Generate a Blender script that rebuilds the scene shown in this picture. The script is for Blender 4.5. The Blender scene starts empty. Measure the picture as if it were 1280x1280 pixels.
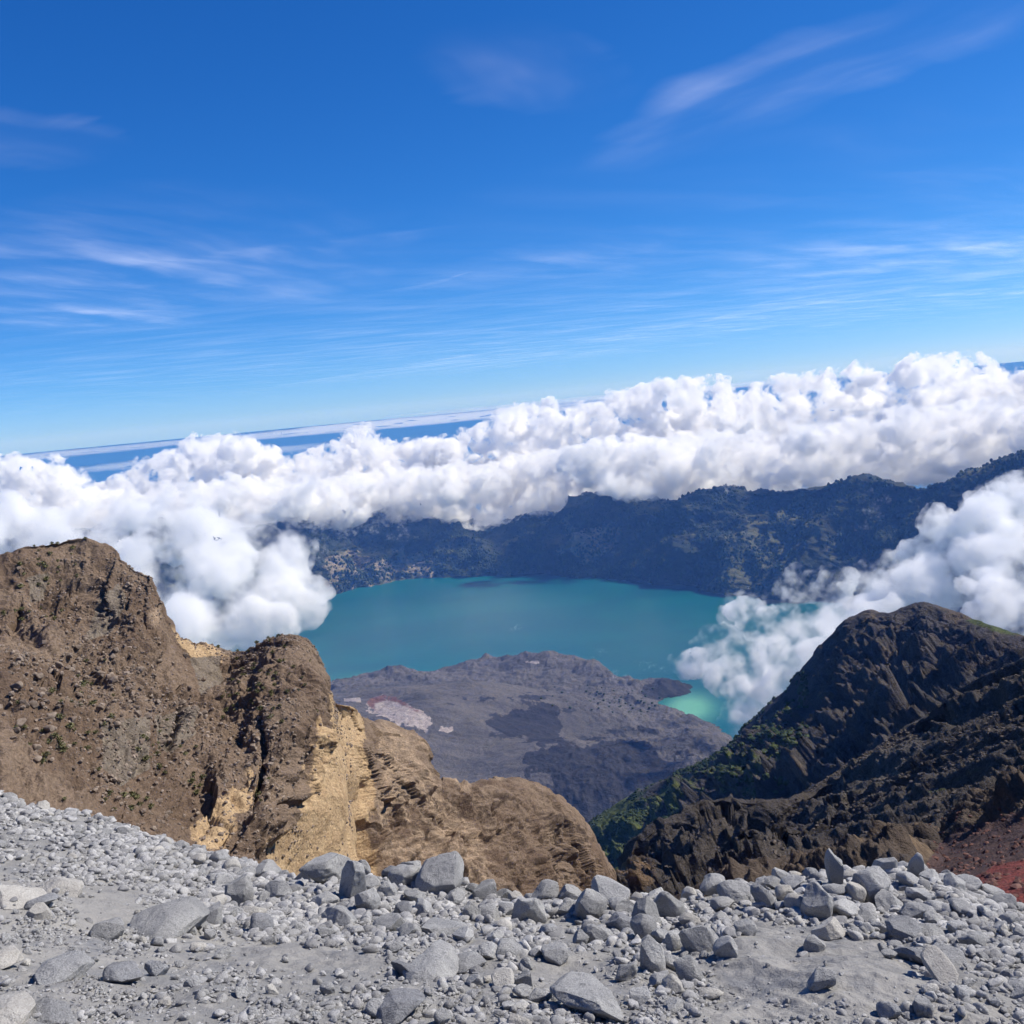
import bpy, bmesh, math, random
import numpy as np
from mathutils import Vector, Matrix

rng = np.random.default_rng(7)
random.seed(7)
S = bpy.context.scene
C = S.collection
R_ = math.radians

# ------------------------------------------------------------------ camera
F = 1229.0
PITCH, ROLL = R_(6.6), R_(5.28)
fw = np.array([0, math.cos(PITCH), -math.sin(PITCH)])
r0 = np.array([1.0, 0, 0])
u0 = np.array([0, math.sin(PITCH), math.cos(PITCH)])
cR = math.cos(ROLL) * r0 - math.sin(ROLL) * u0
cU = math.sin(ROLL) * r0 + math.cos(ROLL) * u0

cam_d = bpy.data.cameras.new('camera')
cam = bpy.data.objects.new('camera', cam_d)
C.objects.link(cam)
cam_d.sensor_width = 36
cam_d.lens = 36 * F / 1280
cam_d.clip_start = 0.05
cam_d.clip_end = 600000
M = Matrix.Identity(4)
for i in range(3):
    M[i][0] = cR[i]; M[i][1] = cU[i]; M[i][2] = -fw[i]
cam.matrix_world = M
S.camera = cam


def ray(px, py):
    px = np.asarray(px, float)[..., None]
    py = np.asarray(py, float)[..., None]
    return fw * F + (px - 640) * cR + (640 - py) * cU


def at_d(px, py, d):
    """world point on the pixel's line of sight at horizontal distance d"""
    r = ray(px, py)
    h = np.hypot(r[..., 0], r[..., 1])
    return r * (np.asarray(d, float) / h)[..., None]


def at_z(px, py, z):
    r = ray(px, py)
    return r * (np.asarray(z, float) / r[..., 2])[..., None]


def proj(P):
    zc = P @ fw
    zc = np.where(np.abs(zc) < 1e-6, 1e-6, zc)
    return 640 + F * (P @ cR) / zc, 640 - F * (P @ cU) / zc


# ------------------------------------------------------------------ noise
_perm = np.random.default_rng(3).permutation(256)
_perm = np.concatenate([_perm, _perm, _perm])
_g = np.random.default_rng(4).normal(size=(256, 3))
_g /= np.linalg.norm(_g, axis=1)[:, None]


def perlin(P):
    i = np.floor(P).astype(np.int64)
    f = P - i
    i &= 255
    u = f * f * f * (f * (f * 6 - 15) + 10)
    out = 0
    for dx in (0, 1):
        wx = u[:, 0] if dx else 1 - u[:, 0]
        for dy in (0, 1):
            wy = u[:, 1] if dy else 1 - u[:, 1]
            for dz in (0, 1):
                wz = u[:, 2] if dz else 1 - u[:, 2]
                h = _perm[_perm[_perm[(i[:, 0] + dx) & 255] + ((i[:, 1] + dy) & 255)] + ((i[:, 2] + dz) & 255)]
                g = _g[h]
                d = g[:, 0] * (f[:, 0] - dx) + g[:, 1] * (f[:, 1] - dy) + g[:, 2] * (f[:, 2] - dz)
                out = out + wx * wy * wz * d
    return out * 1.5


def fbm(P, scale, octs=5, gain=0.5, lac=2.03, seed=0.0):
    Q = P / scale + seed * 17.31
    a, s, o = 1.0, 0.0, 0
    for _ in range(octs):
        o = o + a * perlin(Q)
        s += a
        a *= gain
        Q = Q * lac + 5.2
    return o / s


def ridged(P, scale, octs=5, gain=0.5, lac=2.03, seed=0.0):
    Q = P / scale + seed * 17.31
    a, s, o = 1.0, 0.0, 0
    for _ in range(octs):
        n = 1 - np.abs(perlin(Q)) * 2
        o = o + a * n
        s += a
        a *= gain
        Q = Q * lac + 5.2
    return o / s


def facets(P, scale, seed=0, tilt=0.5):
    """jointed rock: every cell is a slab with its own height and tilt"""
    Q = P / scale + seed * 7.7
    i0 = np.floor(Q).astype(np.int64)
    best = np.full(len(Q), 1e9)
    val = np.zeros(len(Q))
    r = np.random.default_rng(seed + 77)
    jit = r.random((256, 3)); hh = r.random(256) - 0.5; tl = r.normal(size=(256, 3)) * tilt
    for dx in (-1, 0, 1):
        for dy in (-1, 0, 1):
            for dz in (-1, 0, 1):
                c = i0 + np.array([dx, dy, dz])
                cc = c & 255
                h = _perm[_perm[_perm[cc[:, 0]] + cc[:, 1]] + cc[:, 2]]
                d = Q - (c + jit[h])
                d2 = np.einsum('ij,ij->i', d, d)
                m = d2 < best
                best = np.where(m, d2, best)
                val = np.where(m, hh[h] + np.einsum('ij,ij->i', d, tl[h]), val)
    return val


def sstep(a, b, x):
    t = np.clip((x - a) / (b - a), 0, 1)
    return t * t * (3 - 2 * t)


# ------------------------------------------------------------------ mesh helpers
def make_mesh(name, V, faces, smooth=True):
    """faces: int array (n,3) or (n,4)"""
    me = bpy.data.meshes.new(name)
    V = np.asarray(V, np.float32)
    faces = np.asarray(faces, np.int32)
    n, k = faces.shape
    me.vertices.add(len(V))
    me.vertices.foreach_set('co', V.ravel())
    me.loops.add(n * k)
    me.loops.foreach_set('vertex_index', faces.ravel())
    me.polygons.add(n)
    me.polygons.foreach_set('loop_start', np.arange(0, n * k, k, dtype=np.int32))
    me.update(calc_edges=True)
    me.validate()
    me.polygons.foreach_set('use_smooth', np.full(len(me.polygons), smooth))
    return me


def link(name, me, mat=None, parent=None):
    o = bpy.data.objects.new(name, me)
    C.objects.link(o)
    if mat and not me.materials:
        me.materials.append(mat)
    if parent:
        o.parent = parent
    return o


def tag(o, label=None, cat=None, group=None, kind=None):
    if label: o['label'] = label
    if cat: o['category'] = cat
    if group: o['group'] = group
    if kind: o['kind'] = kind
    return o


def set_mask(me, name, arr4):
    a = me.attributes.new(name, 'FLOAT_COLOR', 'POINT')
    a.data.foreach_set('color', np.asarray(arr4, np.float32).ravel())


def grid_faces(nv, nu):
    i = np.arange(nv - 1)[:, None] * nu + np.arange(nu - 1)[None, :]
    i = i.ravel()
    return np.stack([i, i + 1, i + nu + 1, i + nu], 1)


def grid_normals(P):
    du = np.gradient(P, axis=1)
    dv = np.gradient(P, axis=0)
    N = np.cross(du, dv)
    N /= np.linalg.norm(N, axis=2)[..., None] + 1e-12
    if np.mean(np.sum(N * P, axis=2) / np.linalg.norm(P, axis=2)) > 0:
        N = -N
    return N


def loft(rows, px0, px1, nu, nvs, back=(), smooth=0, foot=0):
    """rows, top to bottom: lists of (px, py, d).  back: list of (outward metres, drop metres) behind the top row.
    returns points P (nv, nu, 3)"""
    px = np.linspace(px0, px1, nu)
    L = []
    for r in rows:
        r = np.array(r, float)
        py = np.interp(px, r[:, 0], r[:, 1])
        ld = np.interp(px, r[:, 0], np.log(r[:, 2]))
        if smooth:
            k = np.hanning(smooth * 2 + 1)[1:-1]; k /= k.sum()
            pad = len(k) // 2
            ld = np.convolve(np.pad(ld, pad, mode='edge'), k, 'valid')
        L.append(at_d(px, py, np.exp(ld)))
    out = []
    for a, b, n in zip(L[:-1], L[1:], nvs):
        t = np.arange(n)[:, None, None] / n
        out.append(a[None] * (1 - t) + b[None] * t)
    out.append(L[-1][None])
    P = np.concatenate(out, 0)
    if foot:                                   # the slope runs on down into the gorge, out of sight
        e = L[-1]
        t = (np.arange(1, 31) / 30)[:, None, None]
        q = e[None] * np.array([1, 1, 1]) + 0 * t
        hd = np.linalg.norm(e[:, :2], axis=1)[None, :, None]
        q = q * (1 - t * np.array([foot, foot, 0])) - t * np.array([0, 0, 0.42]) * hd
        P = np.concatenate([P, q], 0)
    if back:
        top = L[0]
        dirs = top.copy(); dirs[:, 2] = 0
        dirs /= np.linalg.norm(dirs, axis=1)[:, None]
        bk = []
        prev = (0, 0)
        for (o, dz) in back:
            n = 8
            for j in range(1, n + 1):
                oo = prev[0] + (o - prev[0]) * j / n
                zz = prev[1] + (dz - prev[1]) * j / n
                q = top + dirs * oo
                q[:, 2] -= zz
                bk.append(q)
            prev = (o, dz)
        P = np.concatenate([np.array(bk)[::-1], P], 0)
    return P


def blur_v(P, it):
    for _ in range(it):
        P[1:-1] = (P[:-2] + 2 * P[1:-1] + P[2:]) / 4
    return P


def terrain(name, P, disp, mat, maskfn=None, nrm=None):
    nv, nu = P.shape[:2]
    N = grid_normals(blur_v(P.copy(), 12))
    N[:] = N / (np.linalg.norm(N, axis=2)[..., None] + 1e-9)
    Pf = P.reshape(-1, 3); Nf = N.reshape(-1, 3)
    Q = disp(Pf, Nf)
    me = make_mesh(name, Q, grid_faces(nv, nu))
    if maskfn is not None:
        sx, sy = proj(Q)
        set_mask(me, 'mask', maskfn(Q, sx, sy))
    o = link(name, me, mat)
    o['kind'] = 'structure'
    return o, Q


def poly_sd(x, y, poly):
    """signed distance, positive inside"""
    poly = np.array(poly, float)
    n = len(poly)
    dmin = np.full(x.shape, 1e18)
    inside = np.zeros(x.shape, bool)
    for i in range(n):
        ax, ay = poly[i]; bx, by = poly[(i + 1) % n]
        ex, ey = bx - ax, by - ay
        t = np.clip(((x - ax) * ex + (y - ay) * ey) / (ex * ex + ey * ey + 1e-12), 0, 1)
        dmin = np.minimum(dmin, (x - ax - t * ex) ** 2 + (y - ay - t * ey) ** 2)
        cond = (ay > y) != (by > y)
        with np.errstate(divide='ignore', invalid='ignore'):
            xi = (bx - ax) * (y - ay) / (by - ay) + ax
        inside ^= cond & (x < xi)
    d = np.sqrt(dmin)
    return np.where(inside, d, -d)


def ico(sub):
    bm = bmesh.new()
    bmesh.ops.create_icosphere(bm, subdivisions=sub, radius=1)
    bm.verts.ensure_lookup_table()
    V = np.array([v.co[:] for v in bm.verts])
    Fc = np.array([[v.index for v in f.verts] for f in bm.faces])
    bm.free()
    return V, Fc


ICO = {k: ico(k) for k in (1, 2, 3, 4, 5)}

# ------------------------------------------------------------------ materials
class NT:
    def __init__(self, name):
        self.m = bpy.data.materials.new(name)
        self.m.use_nodes = True
        self.t = self.m.node_tree
        self.t.nodes.clear()
        self.out = self.t.nodes.new('ShaderNodeOutputMaterial')

    def n(self, typ, **kw):
        nd = self.t.nodes.new(typ)
        for k, v in kw.items():
            setattr(nd, k, v)
        return nd

    def l(self, a, b):
        self.t.links.new(a, b)

    def mix(self, fac, a, b, blend='MIX'):
        nd = self.n('ShaderNodeMix', data_type='RGBA', blend_type=blend)
        for s, v in ((nd.inputs[0], fac), (nd.inputs[6], a), (nd.inputs[7], b)):
            if isinstance(v, bpy.types.NodeSocket): self.l(v, s)
            elif isinstance(v, (int, float)): s.default_value = v
            else: s.default_value = (*v, 1)
        return nd.outputs[2]

    def math(self, op, a, b=0.0, c=0.0, clamp=False):
        nd = self.n('ShaderNodeMath', operation=op, use_clamp=clamp)
        for s, v in zip(nd.inputs, (a, b, c)):
            if isinstance(v, bpy.types.NodeSocket): self.l(v, s)
            else: s.default_value = v
        return nd.outputs[0]

    def ramp(self, fac, a, b):
        nd = self.n('ShaderNodeMapRange', interpolation_type='SMOOTHSTEP')
        self.l(fac, nd.inputs[0])
        nd.inputs[1].default_value = a
        nd.inputs[2].default_value = b
        return nd.outputs[0]

    def noise(self, vec, scale, detail=6, rough=0.55, dist=0.0):
        nd = self.n('ShaderNodeTexNoise')
        self.l(vec, nd.inputs['Vector'])
        nd.inputs['Scale'].default_value = scale
        nd.inputs['Detail'].default_value = detail
        nd.inputs['Roughness'].default_value = rough
        nd.inputs['Distortion'].default_value = dist
        return nd.outputs['Fac']

    def stretch(self, vec, s, rot=(0, 0, 0)):
        nd = self.n('ShaderNodeMapping')
        self.l(vec, nd.inputs[0])
        nd.inputs['Scale'].default_value = s
        nd.inputs['Rotation'].default_value = rot
        return nd.outputs[0]

    def bump(self, h, strength, dist, prev=None):
        nd = self.n('ShaderNodeBump')
        self.l(h, nd.inputs['Height'])
        nd.inputs['Strength'].default_value = strength
        nd.inputs['Distance'].default_value = dist
        if prev: self.l(prev, nd.inputs['Normal'])
        return nd.outputs[0]

    def bsdf(self, col, rough=0.9, spec=0.2, normal=None):
        b = self.n('ShaderNodeBsdfPrincipled')
        if isinstance(col, bpy.types.NodeSocket): self.l(col, b.inputs['Base Color'])
        else: b.inputs['Base Color'].default_value = (*col, 1)
        b.inputs['Roughness'].default_value = rough
        b.inputs['Specular IOR Level'].default_value = spec
        if normal: self.l(normal, b.inputs['Normal'])
        self.l(b.outputs[0], self.out.inputs[0])
        return b


def mat_terrain(name, cA, cB, cC, size, masks=(), bump=(0.6, 1.0), grain=True, strata=None, rough=0.95):
    """cA/cB broad mix, cC speckle; size = metres of the broad noise; masks: colours for mask r,g,b channels"""
    k = NT(name)
    co = k.n('ShaderNodeNewGeometry').outputs['Position']
    n1 = k.noise(co, 1.0 / size, 8, 0.6, 0.6)
    n2 = k.noise(co, 9.0 / size, 6, 0.65)
    n3 = k.noise(co, 45.0 / size, 4, 0.7)
    col = k.mix(k.ramp(n1, 0.38, 0.62), cA, cB)
    col = k.mix(k.ramp(n2, 0.52, 0.75), col, cC)
    if strata:
        w = k.noise(k.stretch(co, *strata[:2]), 1.0, 4, 0.6)
        col = k.mix(k.math('MULTIPLY', k.ramp(w, 0.45, 0.62), 0.55), col, strata[2])
    if masks:
        at = k.n('ShaderNodeAttribute', attribute_name='mask')
        sep = k.n('ShaderNodeSeparateColor')
        k.l(at.outputs['Color'], sep.inputs[0])
        for i, (mc, mc2) in enumerate(masks):
            tone = k.mix(k.ramp(n2, 0.35, 0.65), mc, mc2)
            edge = k.math('ADD', sep.outputs[i], k.math('MULTIPLY', k.math('SUBTRACT', n2, 0.5), 0.7))
            col = k.mix(k.ramp(edge, 0.4, 0.62), col, tone)
    fine = k.math('MULTIPLY_ADD', k.ramp(n3, 0.3, 0.7), 0.5, 0.75)
    mul = k.n('ShaderNodeMix', data_type='RGBA', blend_type='MULTIPLY')
    mul.inputs[0].default_value = 1
    k.l(col, mul.inputs[6])
    cmb = k.n('ShaderNodeCombineColor')
    for i in range(3): k.l(fine, cmb.inputs[i])
    k.l(cmb.outputs[0], mul.inputs[7])
    nb = k.bump(n2, bump[0], bump[1] * size * 0.06)
    nb = k.bump(n3, bump[0], bump[1] * size * 0.02, nb)
    k.bsdf(mul.outputs[2], rough, 0.1, nb)
    return k.m


def mat_stone(name, base, dark, pale, var=0.25, bump=0.5, size=0.2, island=False):
    k = NT(name)
    co = k.n('ShaderNodeNewGeometry').outputs['Position']
    oi = k.n('ShaderNodeObjectInfo').outputs['Random'] if not island else k.n('ShaderNodeNewGeometry').outputs['Random Per Island']
    n1 = k.noise(co, 1.0 / size, 6, 0.6, 0.3)
    n2 = k.noise(co, 8.0 / size, 5, 0.7)
    n3 = k.noise(co, 40.0 / size, 3, 0.7)
    col = k.mix(k.ramp(n1, 0.4, 0.62), base, pale)
    col = k.mix(k.ramp(n2, 0.55, 0.72), col, dark)
    br = k.math('MULTIPLY_ADD', oi, var, 1 - var * 0.5)
    br = k.math('MULTIPLY', br, k.math('MULTIPLY_ADD', k.ramp(n3, 0.3, 0.7), 0.35, 0.83))
    cmb = k.n('ShaderNodeCombineColor')
    for i in range(3): k.l(br, cmb.inputs[i])
    col = k.mix(1.0, col, cmb.outputs[0], 'MULTIPLY')
    nb = k.bump(n2, bump, size * 0.08)
    nb = k.bump(n3, bump, size * 0.03, nb)
    k.bsdf(col, 0.95, 0.1, nb)
    return k.m


def mat_volume(name, density, color=(1, 1, 1), aniso=0.0):
    k = NT(name)
    v = k.n('ShaderNodeVolumePrincipled')
    v.inputs['Color'].default_value = (*color, 1)
    v.inputs['Absorption Color'].default_value = (1, 1, 1, 1)
    v.inputs['Density'].default_value = density
    v.inputs['Anisotropy'].default_value = aniso
    k.l(v.outputs[0], k.out.inputs['Volume'])
    k.m.cycles.homogeneous_volume = True
    return k.m


def mat_cloud(name, density, size, lo, hi, white=1.0):
    """cloud body: water droplets, thinner and thicker in fractal billows"""
    k = NT(name)
    co = k.n('ShaderNodeNewGeometry').outputs['Position']
    nz_ = k.noise(co, 1.0 / size, 7, 0.68)
    vo = k.n('ShaderNodeTexVoronoi', feature='F1')
    k.l(co, vo.inputs['Vector'])
    vo.inputs['Scale'].default_value = 2.6 / size
    vo.inputs['Detail'].default_value = 3
    vo.inputs['Roughness'].default_value = 0.72
    pf = k.math('SUBTRACT', 1.0, vo.outputs['Distance'])
    mixd = k.math('MULTIPLY_ADD', pf, 0.42, k.math('MULTIPLY_ADD', nz_, 0.58, 0.122))
    d = k.math('MULTIPLY', k.ramp(mixd, lo, hi), density)
    v = k.n('ShaderNodeVolumeScatter')
    v.inputs['Color'].default_value = (white, white, white, 1)
    k.l(d, v.inputs['Density'])
    k.l(v.outputs[0], k.out.inputs['Volume'])
    k.m.cycles.volume_step_rate = STEP_RATE
    return k.m


STEP_RATE = 0.5


# ------------------------------------------------------------------ light
SUN_AZ, SUN_EL = R_(78), R_(46)          # azimuth clockwise from the view direction (+Y)
W = bpy.data.worlds.new('World')
S.world = W
W.use_nodes = True
nt = W.node_tree
bg = nt.nodes['Background']
sky = nt.nodes.new('ShaderNodeTexSky')
sky.sky_type = 'NISHITA'
sky.sun_disc = False
sky.sun_elevation = SUN_EL
sky.sun_rotation = SUN_AZ
sky.altitude = 3700
sky.air_density = 1.0
sky.dust_density = 0.0
sky.ozone_density = 4.0
# the deep, saturated blue of thin air at 3700 m: a tone curve per channel on the sky's own radiance
sp_ = nt.nodes.new('ShaderNodeSeparateColor'); cb_ = nt.nodes.new('ShaderNodeCombineColor')
nt.links.new(sky.outputs[0], sp_.inputs[0])
for ch, (kk, gg) in enumerate(((0.112, 1.62), (0.44, 1.04), (1.06, 0.80))):
    pw = nt.nodes.new('ShaderNodeMath'); pw.operation = 'POWER'; pw.inputs[1].default_value = gg
    ml = nt.nodes.new('ShaderNodeMath'); ml.operation = 'MULTIPLY'; ml.inputs[1].default_value = kk
    nt.links.new(sp_.outputs[ch], pw.inputs[0]); nt.links.new(pw.outputs[0], ml.inputs[0]); nt.links.new(ml.outputs[0], cb_.inputs[ch])
nt.links.new(cb_.outputs[0], bg.inputs[0])
bg.inputs[1].default_value = 0.13

sd = np.array([math.sin(SUN_AZ) * math.cos(SUN_EL), math.cos(SUN_AZ) * math.cos(SUN_EL), math.sin(SUN_EL)])
sl = bpy.data.lights.new('sun', 'SUN')
sl.energy = 4.4
sl.angle = R_(0.5)
sl.color = (1.0, 0.95, 0.88)
so = bpy.data.objects.new('sun', sl)
C.objects.link(so)
so.rotation_euler = Vector(-sd).to_track_quat('-Z', 'Y').to_euler()

# ------------------------------------------------------------------ distant setting
LAKE_Z = -1500.0
SEA_Z = -2900.0

m_low = mat_terrain('valley_ground', (0.05, 0.06, 0.045), (0.07, 0.06, 0.05), (0.04, 0.05, 0.035), 900)
k = NT('sea_water')
co = k.n('ShaderNodeNewGeometry').outputs['Position']
n = k.noise(k.stretch(co, (0.00004, 0.0002, 1)), 1.0, 5, 0.6)
k.bsdf(k.mix(n, (0.02, 0.10, 0.24), (0.03, 0.14, 0.30)), 0.4, 0.3)
m_sea = k.m

# one sheet of ground that runs from the camera's feet to the horizon
ang = np.linspace(0, 2 * math.pi, 241)[:-1]
rad = np.array([0.0001, 1, 2, 4, 10, 25, 60, 100, 200, 400, 700, 1000, 1600, 2500, 3500, 5000, 7000, 9000, 10000, 11000, 12500, 14000, 17000, 22000, 40000, 80000, 160000, 300000.0])
zz = np.array([-3, -3.2, -3.6, -5, -14, -35, -75, -140, -240, -420, -640, -900, -1300, -1560, -1570, -1570, -1570, -1570, -1570, -1700, -2300, -2880, -2915, -2915, -2915, -2915, -2915, -2915.0])
RR, AA = np.meshgrid(rad, ang, indexing='ij')
V = np.stack([RR * np.sin(AA), RR * np.cos(AA), np.repeat(zz[:, None], len(ang), 1)], 2).reshape(-1, 3)
Fa = []
na = len(ang)
for i in range(len(rad) - 1):
    a = i * na + np.arange(na)
    b = i * na + (np.arange(na) + 1) % na
    Fa.append(np.stack([a, b, b + na, a + na], 1))
o = link('ground', make_mesh('ground', V, np.concatenate(Fa)), m_low)
o['kind'] = 'structure'

rs = np.array([16000, 25000, 40000, 60000, 90000, 130000, 200000, 300000.0])
RR, AA = np.meshgrid(rs, np.linspace(-1.3, 1.3, 120), indexing='ij')
V = np.stack([RR * np.sin(AA), RR * np.cos(AA), np.full(RR.shape, SEA_Z)], 2)
o = link('sea', make_mesh('sea', V.reshape(-1, 3), grid_faces(len(rs), 120)), m_sea)
o['kind'] = 'structure'

# lake
k = NT('lake_water')
co = k.n('ShaderNodeNewGeometry').outputs['Position']
at = k.n('ShaderNodeAttribute', attribute_name='mask')
sep = k.n('ShaderNodeSeparateColor')
k.l(at.outputs['Color'], sep.inputs[0])
n1 = k.noise(k.stretch(co, (1, 1.6, 1)), 0.0012, 6, 0.6, 0.8)
n2 = k.noise(co, 0.03, 4, 0.6)
col = k.mix(k.ramp(n1, 0.3, 0.7), (0.0, 0.072, 0.090), (0.001, 0.096, 0.107))
col = k.mix(sep.outputs[0], col, (0.12, 0.34, 0.22))
k.bsdf(col, 0.3, 0.22, k.bump(n2, 0.3, 4.0))
m_lake = k.m
nu, nv = 200, 200
X, Y = np.meshgrid(np.linspace(-3200, 3200, nu), np.linspace(3300, 10000, nv))
V = np.stack([X, Y, np.full(X.shape, LAKE_Z)], 2).reshape(-1, 3)
me = make_mesh('lake_water', V, grid_faces(nv, nu))
sx, sy = proj(V)
bay = np.exp(-(((sx - 862) / 27) ** 2 + ((sy - 885) / 16) ** 2))
shore = np.exp(-((sx - 480) / 60) ** 2 - ((sy - 845) / 5) ** 2) * 0.25
Mk = np.zeros((len(V), 4)); Mk[:, 0] = np.clip(bay * 1.3 + shore, 0, 1); Mk[:, 3] = 1
set_mask(me, 'mask', Mk)
o = link('lake_water', me, m_lake); o['kind'] = 'structure'

# ------------------------------------------------------------------ lava field with cone
def zpts(l, z=LAKE_Z):
    a = np.array(l, float)
    return at_z(a[:, 0], a[:, 1], z)


shoreline = [(340, 900), (405, 868), (432, 858), (455, 850), (500, 842), (530, 846), (545, 838), (575, 832), (605, 826), (635, 826), (665, 829), (700, 828), (735, 832),
             (757, 838), (775, 848), (800, 856), (826, 850), (850, 852), (866, 858), (866, 864), (850, 869), (828, 873), (824, 882), (838, 889), (862, 893), (890, 904), (915, 925), (960, 990),
             (900, 1090), (700, 1130), (500, 1120), (300, 1050)]
sp = zpts(shoreline)[:, :2]
nu, nv = 620, 620
# polar grid for even screen detail
azl = np.linspace(R_(-19), R_(17), nu)
rl = np.exp(np.linspace(np.log(2300), np.log(6300), nv))
AZ, RL = np.meshgrid(azl, rl)
x = (RL * np.sin(AZ)).ravel(); y = (RL * np.cos(AZ)).ravel()
P2 = np.stack([x, y, np.zeros_like(x)], 1)
wob = fbm(P2, 260, 6, 0.68) * 130 + fbm(P2, 70, 4, 0.6, seed=51) * 35
sdv = poly_sd(x, y, sp) + wob * 0.7
inn = np.clip(sdv, 0, None)
base = 26 * (1 - np.exp(-inn / 160)) + 0.014 * inn
base += sstep(0, 40, inn) * 9
# hills along the northern shore
def bump_at(px, py, z0, rx, ry, h, p=1.0, az=0.0):
    c = at_z(px, py, LAKE_Z + z0)
    dx, dy = x - c[0], y - c[1]
    ca, sa = math.cos(az), math.sin(az)
    ux, uy = dx * ca + dy * sa, -dx * sa + dy * ca
    return h * np.exp(-((ux / rx) ** 2 + (uy / ry) ** 2) ** p)
hl = bump_at(655, 828, 50, 130, 110, 34) + bump_at(742, 836, 60, 90, 90, 55) + bump_at(690, 830, 50, 60, 60, 22) + bump_at(700, 830, 40, 240, 100, 40) + bump_at(500, 848, 30, 160, 90, 40)
hl += bump_at(435, 872, 20, 220, 200, 60)
# smooth young cone on the left
cc = at_z(478, 893, LAKE_Z + 230)
rc = np.hypot(x - cc[0], y - cc[1])
cone = np.clip(300 - rc * 0.30, 0, None)
cone = np.where(cone > 0, cone ** 1.15 / 300 ** 0.15, 0)
crater = -95 * np.exp(-(rc / 130) ** 2)
# lava tongues
tong = bump_at(672, 903, 60, 420, 210, 55, 3, -0.1) + bump_at(800, 965, 60, 480, 300, 60, 3, 0.3) + bump_at(700, 985, 60, 300, 260, 30, 3, 0.3)
rough = (ridged(P2, 330, 7, 0.66) - 0.3) * 42 + fbm(P2, 60, 5, 0.65) * 16 + np.clip(fbm(P2, 120, 3, seed=61), 0, 1) * 60 * np.exp(-((inn - 90) / 110) ** 2)
flow = ridged(np.stack([x * 0.35 + y * 0.3, y, 0 * x], 1), 110, 5, 0.6, seed=2) * 16
young = sstep(0, 60, cone) 
zt = base + hl + np.maximum(cone, 0) + crater * sstep(0, 60, cone) + tong + (rough * (1 - 0.75 * young) + flow) * sstep(0, 120, inn)
zt = np.where(sdv > 0, LAKE_Z + zt + 1, LAKE_Z - 30 + sdv.clip(-200, 0) * 0.1)
V = np.stack([x, y, zt], 1)
me = make_mesh('lava_field', V, grid_faces(nv, nu))
sx, sy = proj(V)
wn = fbm(P2, 170, 6, 0.62, seed=5)
wf = ridged(np.stack([x, y * 0.4, 0 * x], 1), 60, 4, 0.6, seed=15) - 0.5
Mk = np.zeros((len(V), 4)); Mk[:, 3] = 1
dk1 = sstep(-10, 10, poly_sd(sx, sy, [(603, 903), (640, 888), (680, 884), (722, 888), (697, 898), (698, 922), (680, 930), (650, 920), (615, 910)]) + wn * 24 + wf * 10)
dk2 = sstep(-14, 14, poly_sd(sx, sy, [(665, 950), (720, 930), (770, 925), (815, 935), (860, 955), (890, 935), (900, 960), (850, 985), (790, 1000), (750, 1040), (690, 1010), (672, 975)]) + wn * 44 + wf * 16) + 0.8 * sstep(-6, 6, poly_sd(sx, sy, [(540, 870), (620, 862), (700, 870), (640, 880), (560, 884)]) + wn * 26 - 4) + 0.8 * sstep(-6, 6, poly_sd(sx, sy, [(700, 905), (790, 905), (880, 912), (820, 920), (720, 922)]) + wn * 26 - 4)
dk3 = sstep(-6, 6, poly_sd(sx, sy, [(800, 858), (828, 848), (868, 856), (868, 868), (828, 876), (806, 872)]) + wn * 8)
Mk[:, 0] = np.clip(dk1 + dk2 + dk3, 0, 1)
pale = sstep(-7, 7, poly_sd(sx, sy, [(462, 878), (485, 868), (505, 880), (540, 900), (532, 908), (500, 905), (470, 890)]) + wn * 22 + wf * 16)
pale += sstep(-3, 3, poly_sd(sx, sy, [(550, 908), (566, 906), (572, 914), (560, 918), (548, 914)]) + wn * 9)
pale += 0.75 * sstep(-3, 3, poly_sd(sx, sy, [(428, 872), (450, 872), (452, 878), (430, 877)]) + wn * 6)
pale += 0.8 * sstep(-4, 4, poly_sd(sx, sy, [(625, 822), (690, 825), (670, 832), (630, 830)]) - 5 + wn * 16)
Mk[:, 1] = np.clip(pale, 0, 1)
red = 1.3 * np.exp(-(poly_sd(sx, sy, [(462, 878), (485, 868), (505, 880), (540, 900), (532, 908), (500, 905), (470, 890)]) / 5) ** 2) * sstep(908, 880, sy) + 0 * np.exp(-((sx - 532 + (sy - 890) * 1.3) / 30) ** 2 - ((sy - 885) / 14) ** 2) + np.exp(-((sx - 480) / 18) ** 2 - ((sy - 875) / 5) ** 2)
Mk[:, 2] = np.clip(red * 0.62 * (0.7 + wn), 0, 1)
set_mask(me, 'mask', Mk)
m_lava = mat_terrain('lava_rock', (0.082, 0.076, 0.075), (0.120, 0.109, 0.104), (0.064, 0.063, 0.054), 240,
                     masks=[((0.028, 0.027, 0.030), (0.042, 0.040, 0.042)), ((0.27, 0.225, 0.21), (0.38, 0.335, 0.31)), ((0.15, 0.075, 0.065), (0.17, 0.095, 0.08))], bump=(0.7, 1.2))
LAVA = link('lava_field', me, m_lava); LAVA['kind'] = 'structure'
LAVA_V, LAVA_SX, LAVA_SY = V, sx, sy

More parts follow.
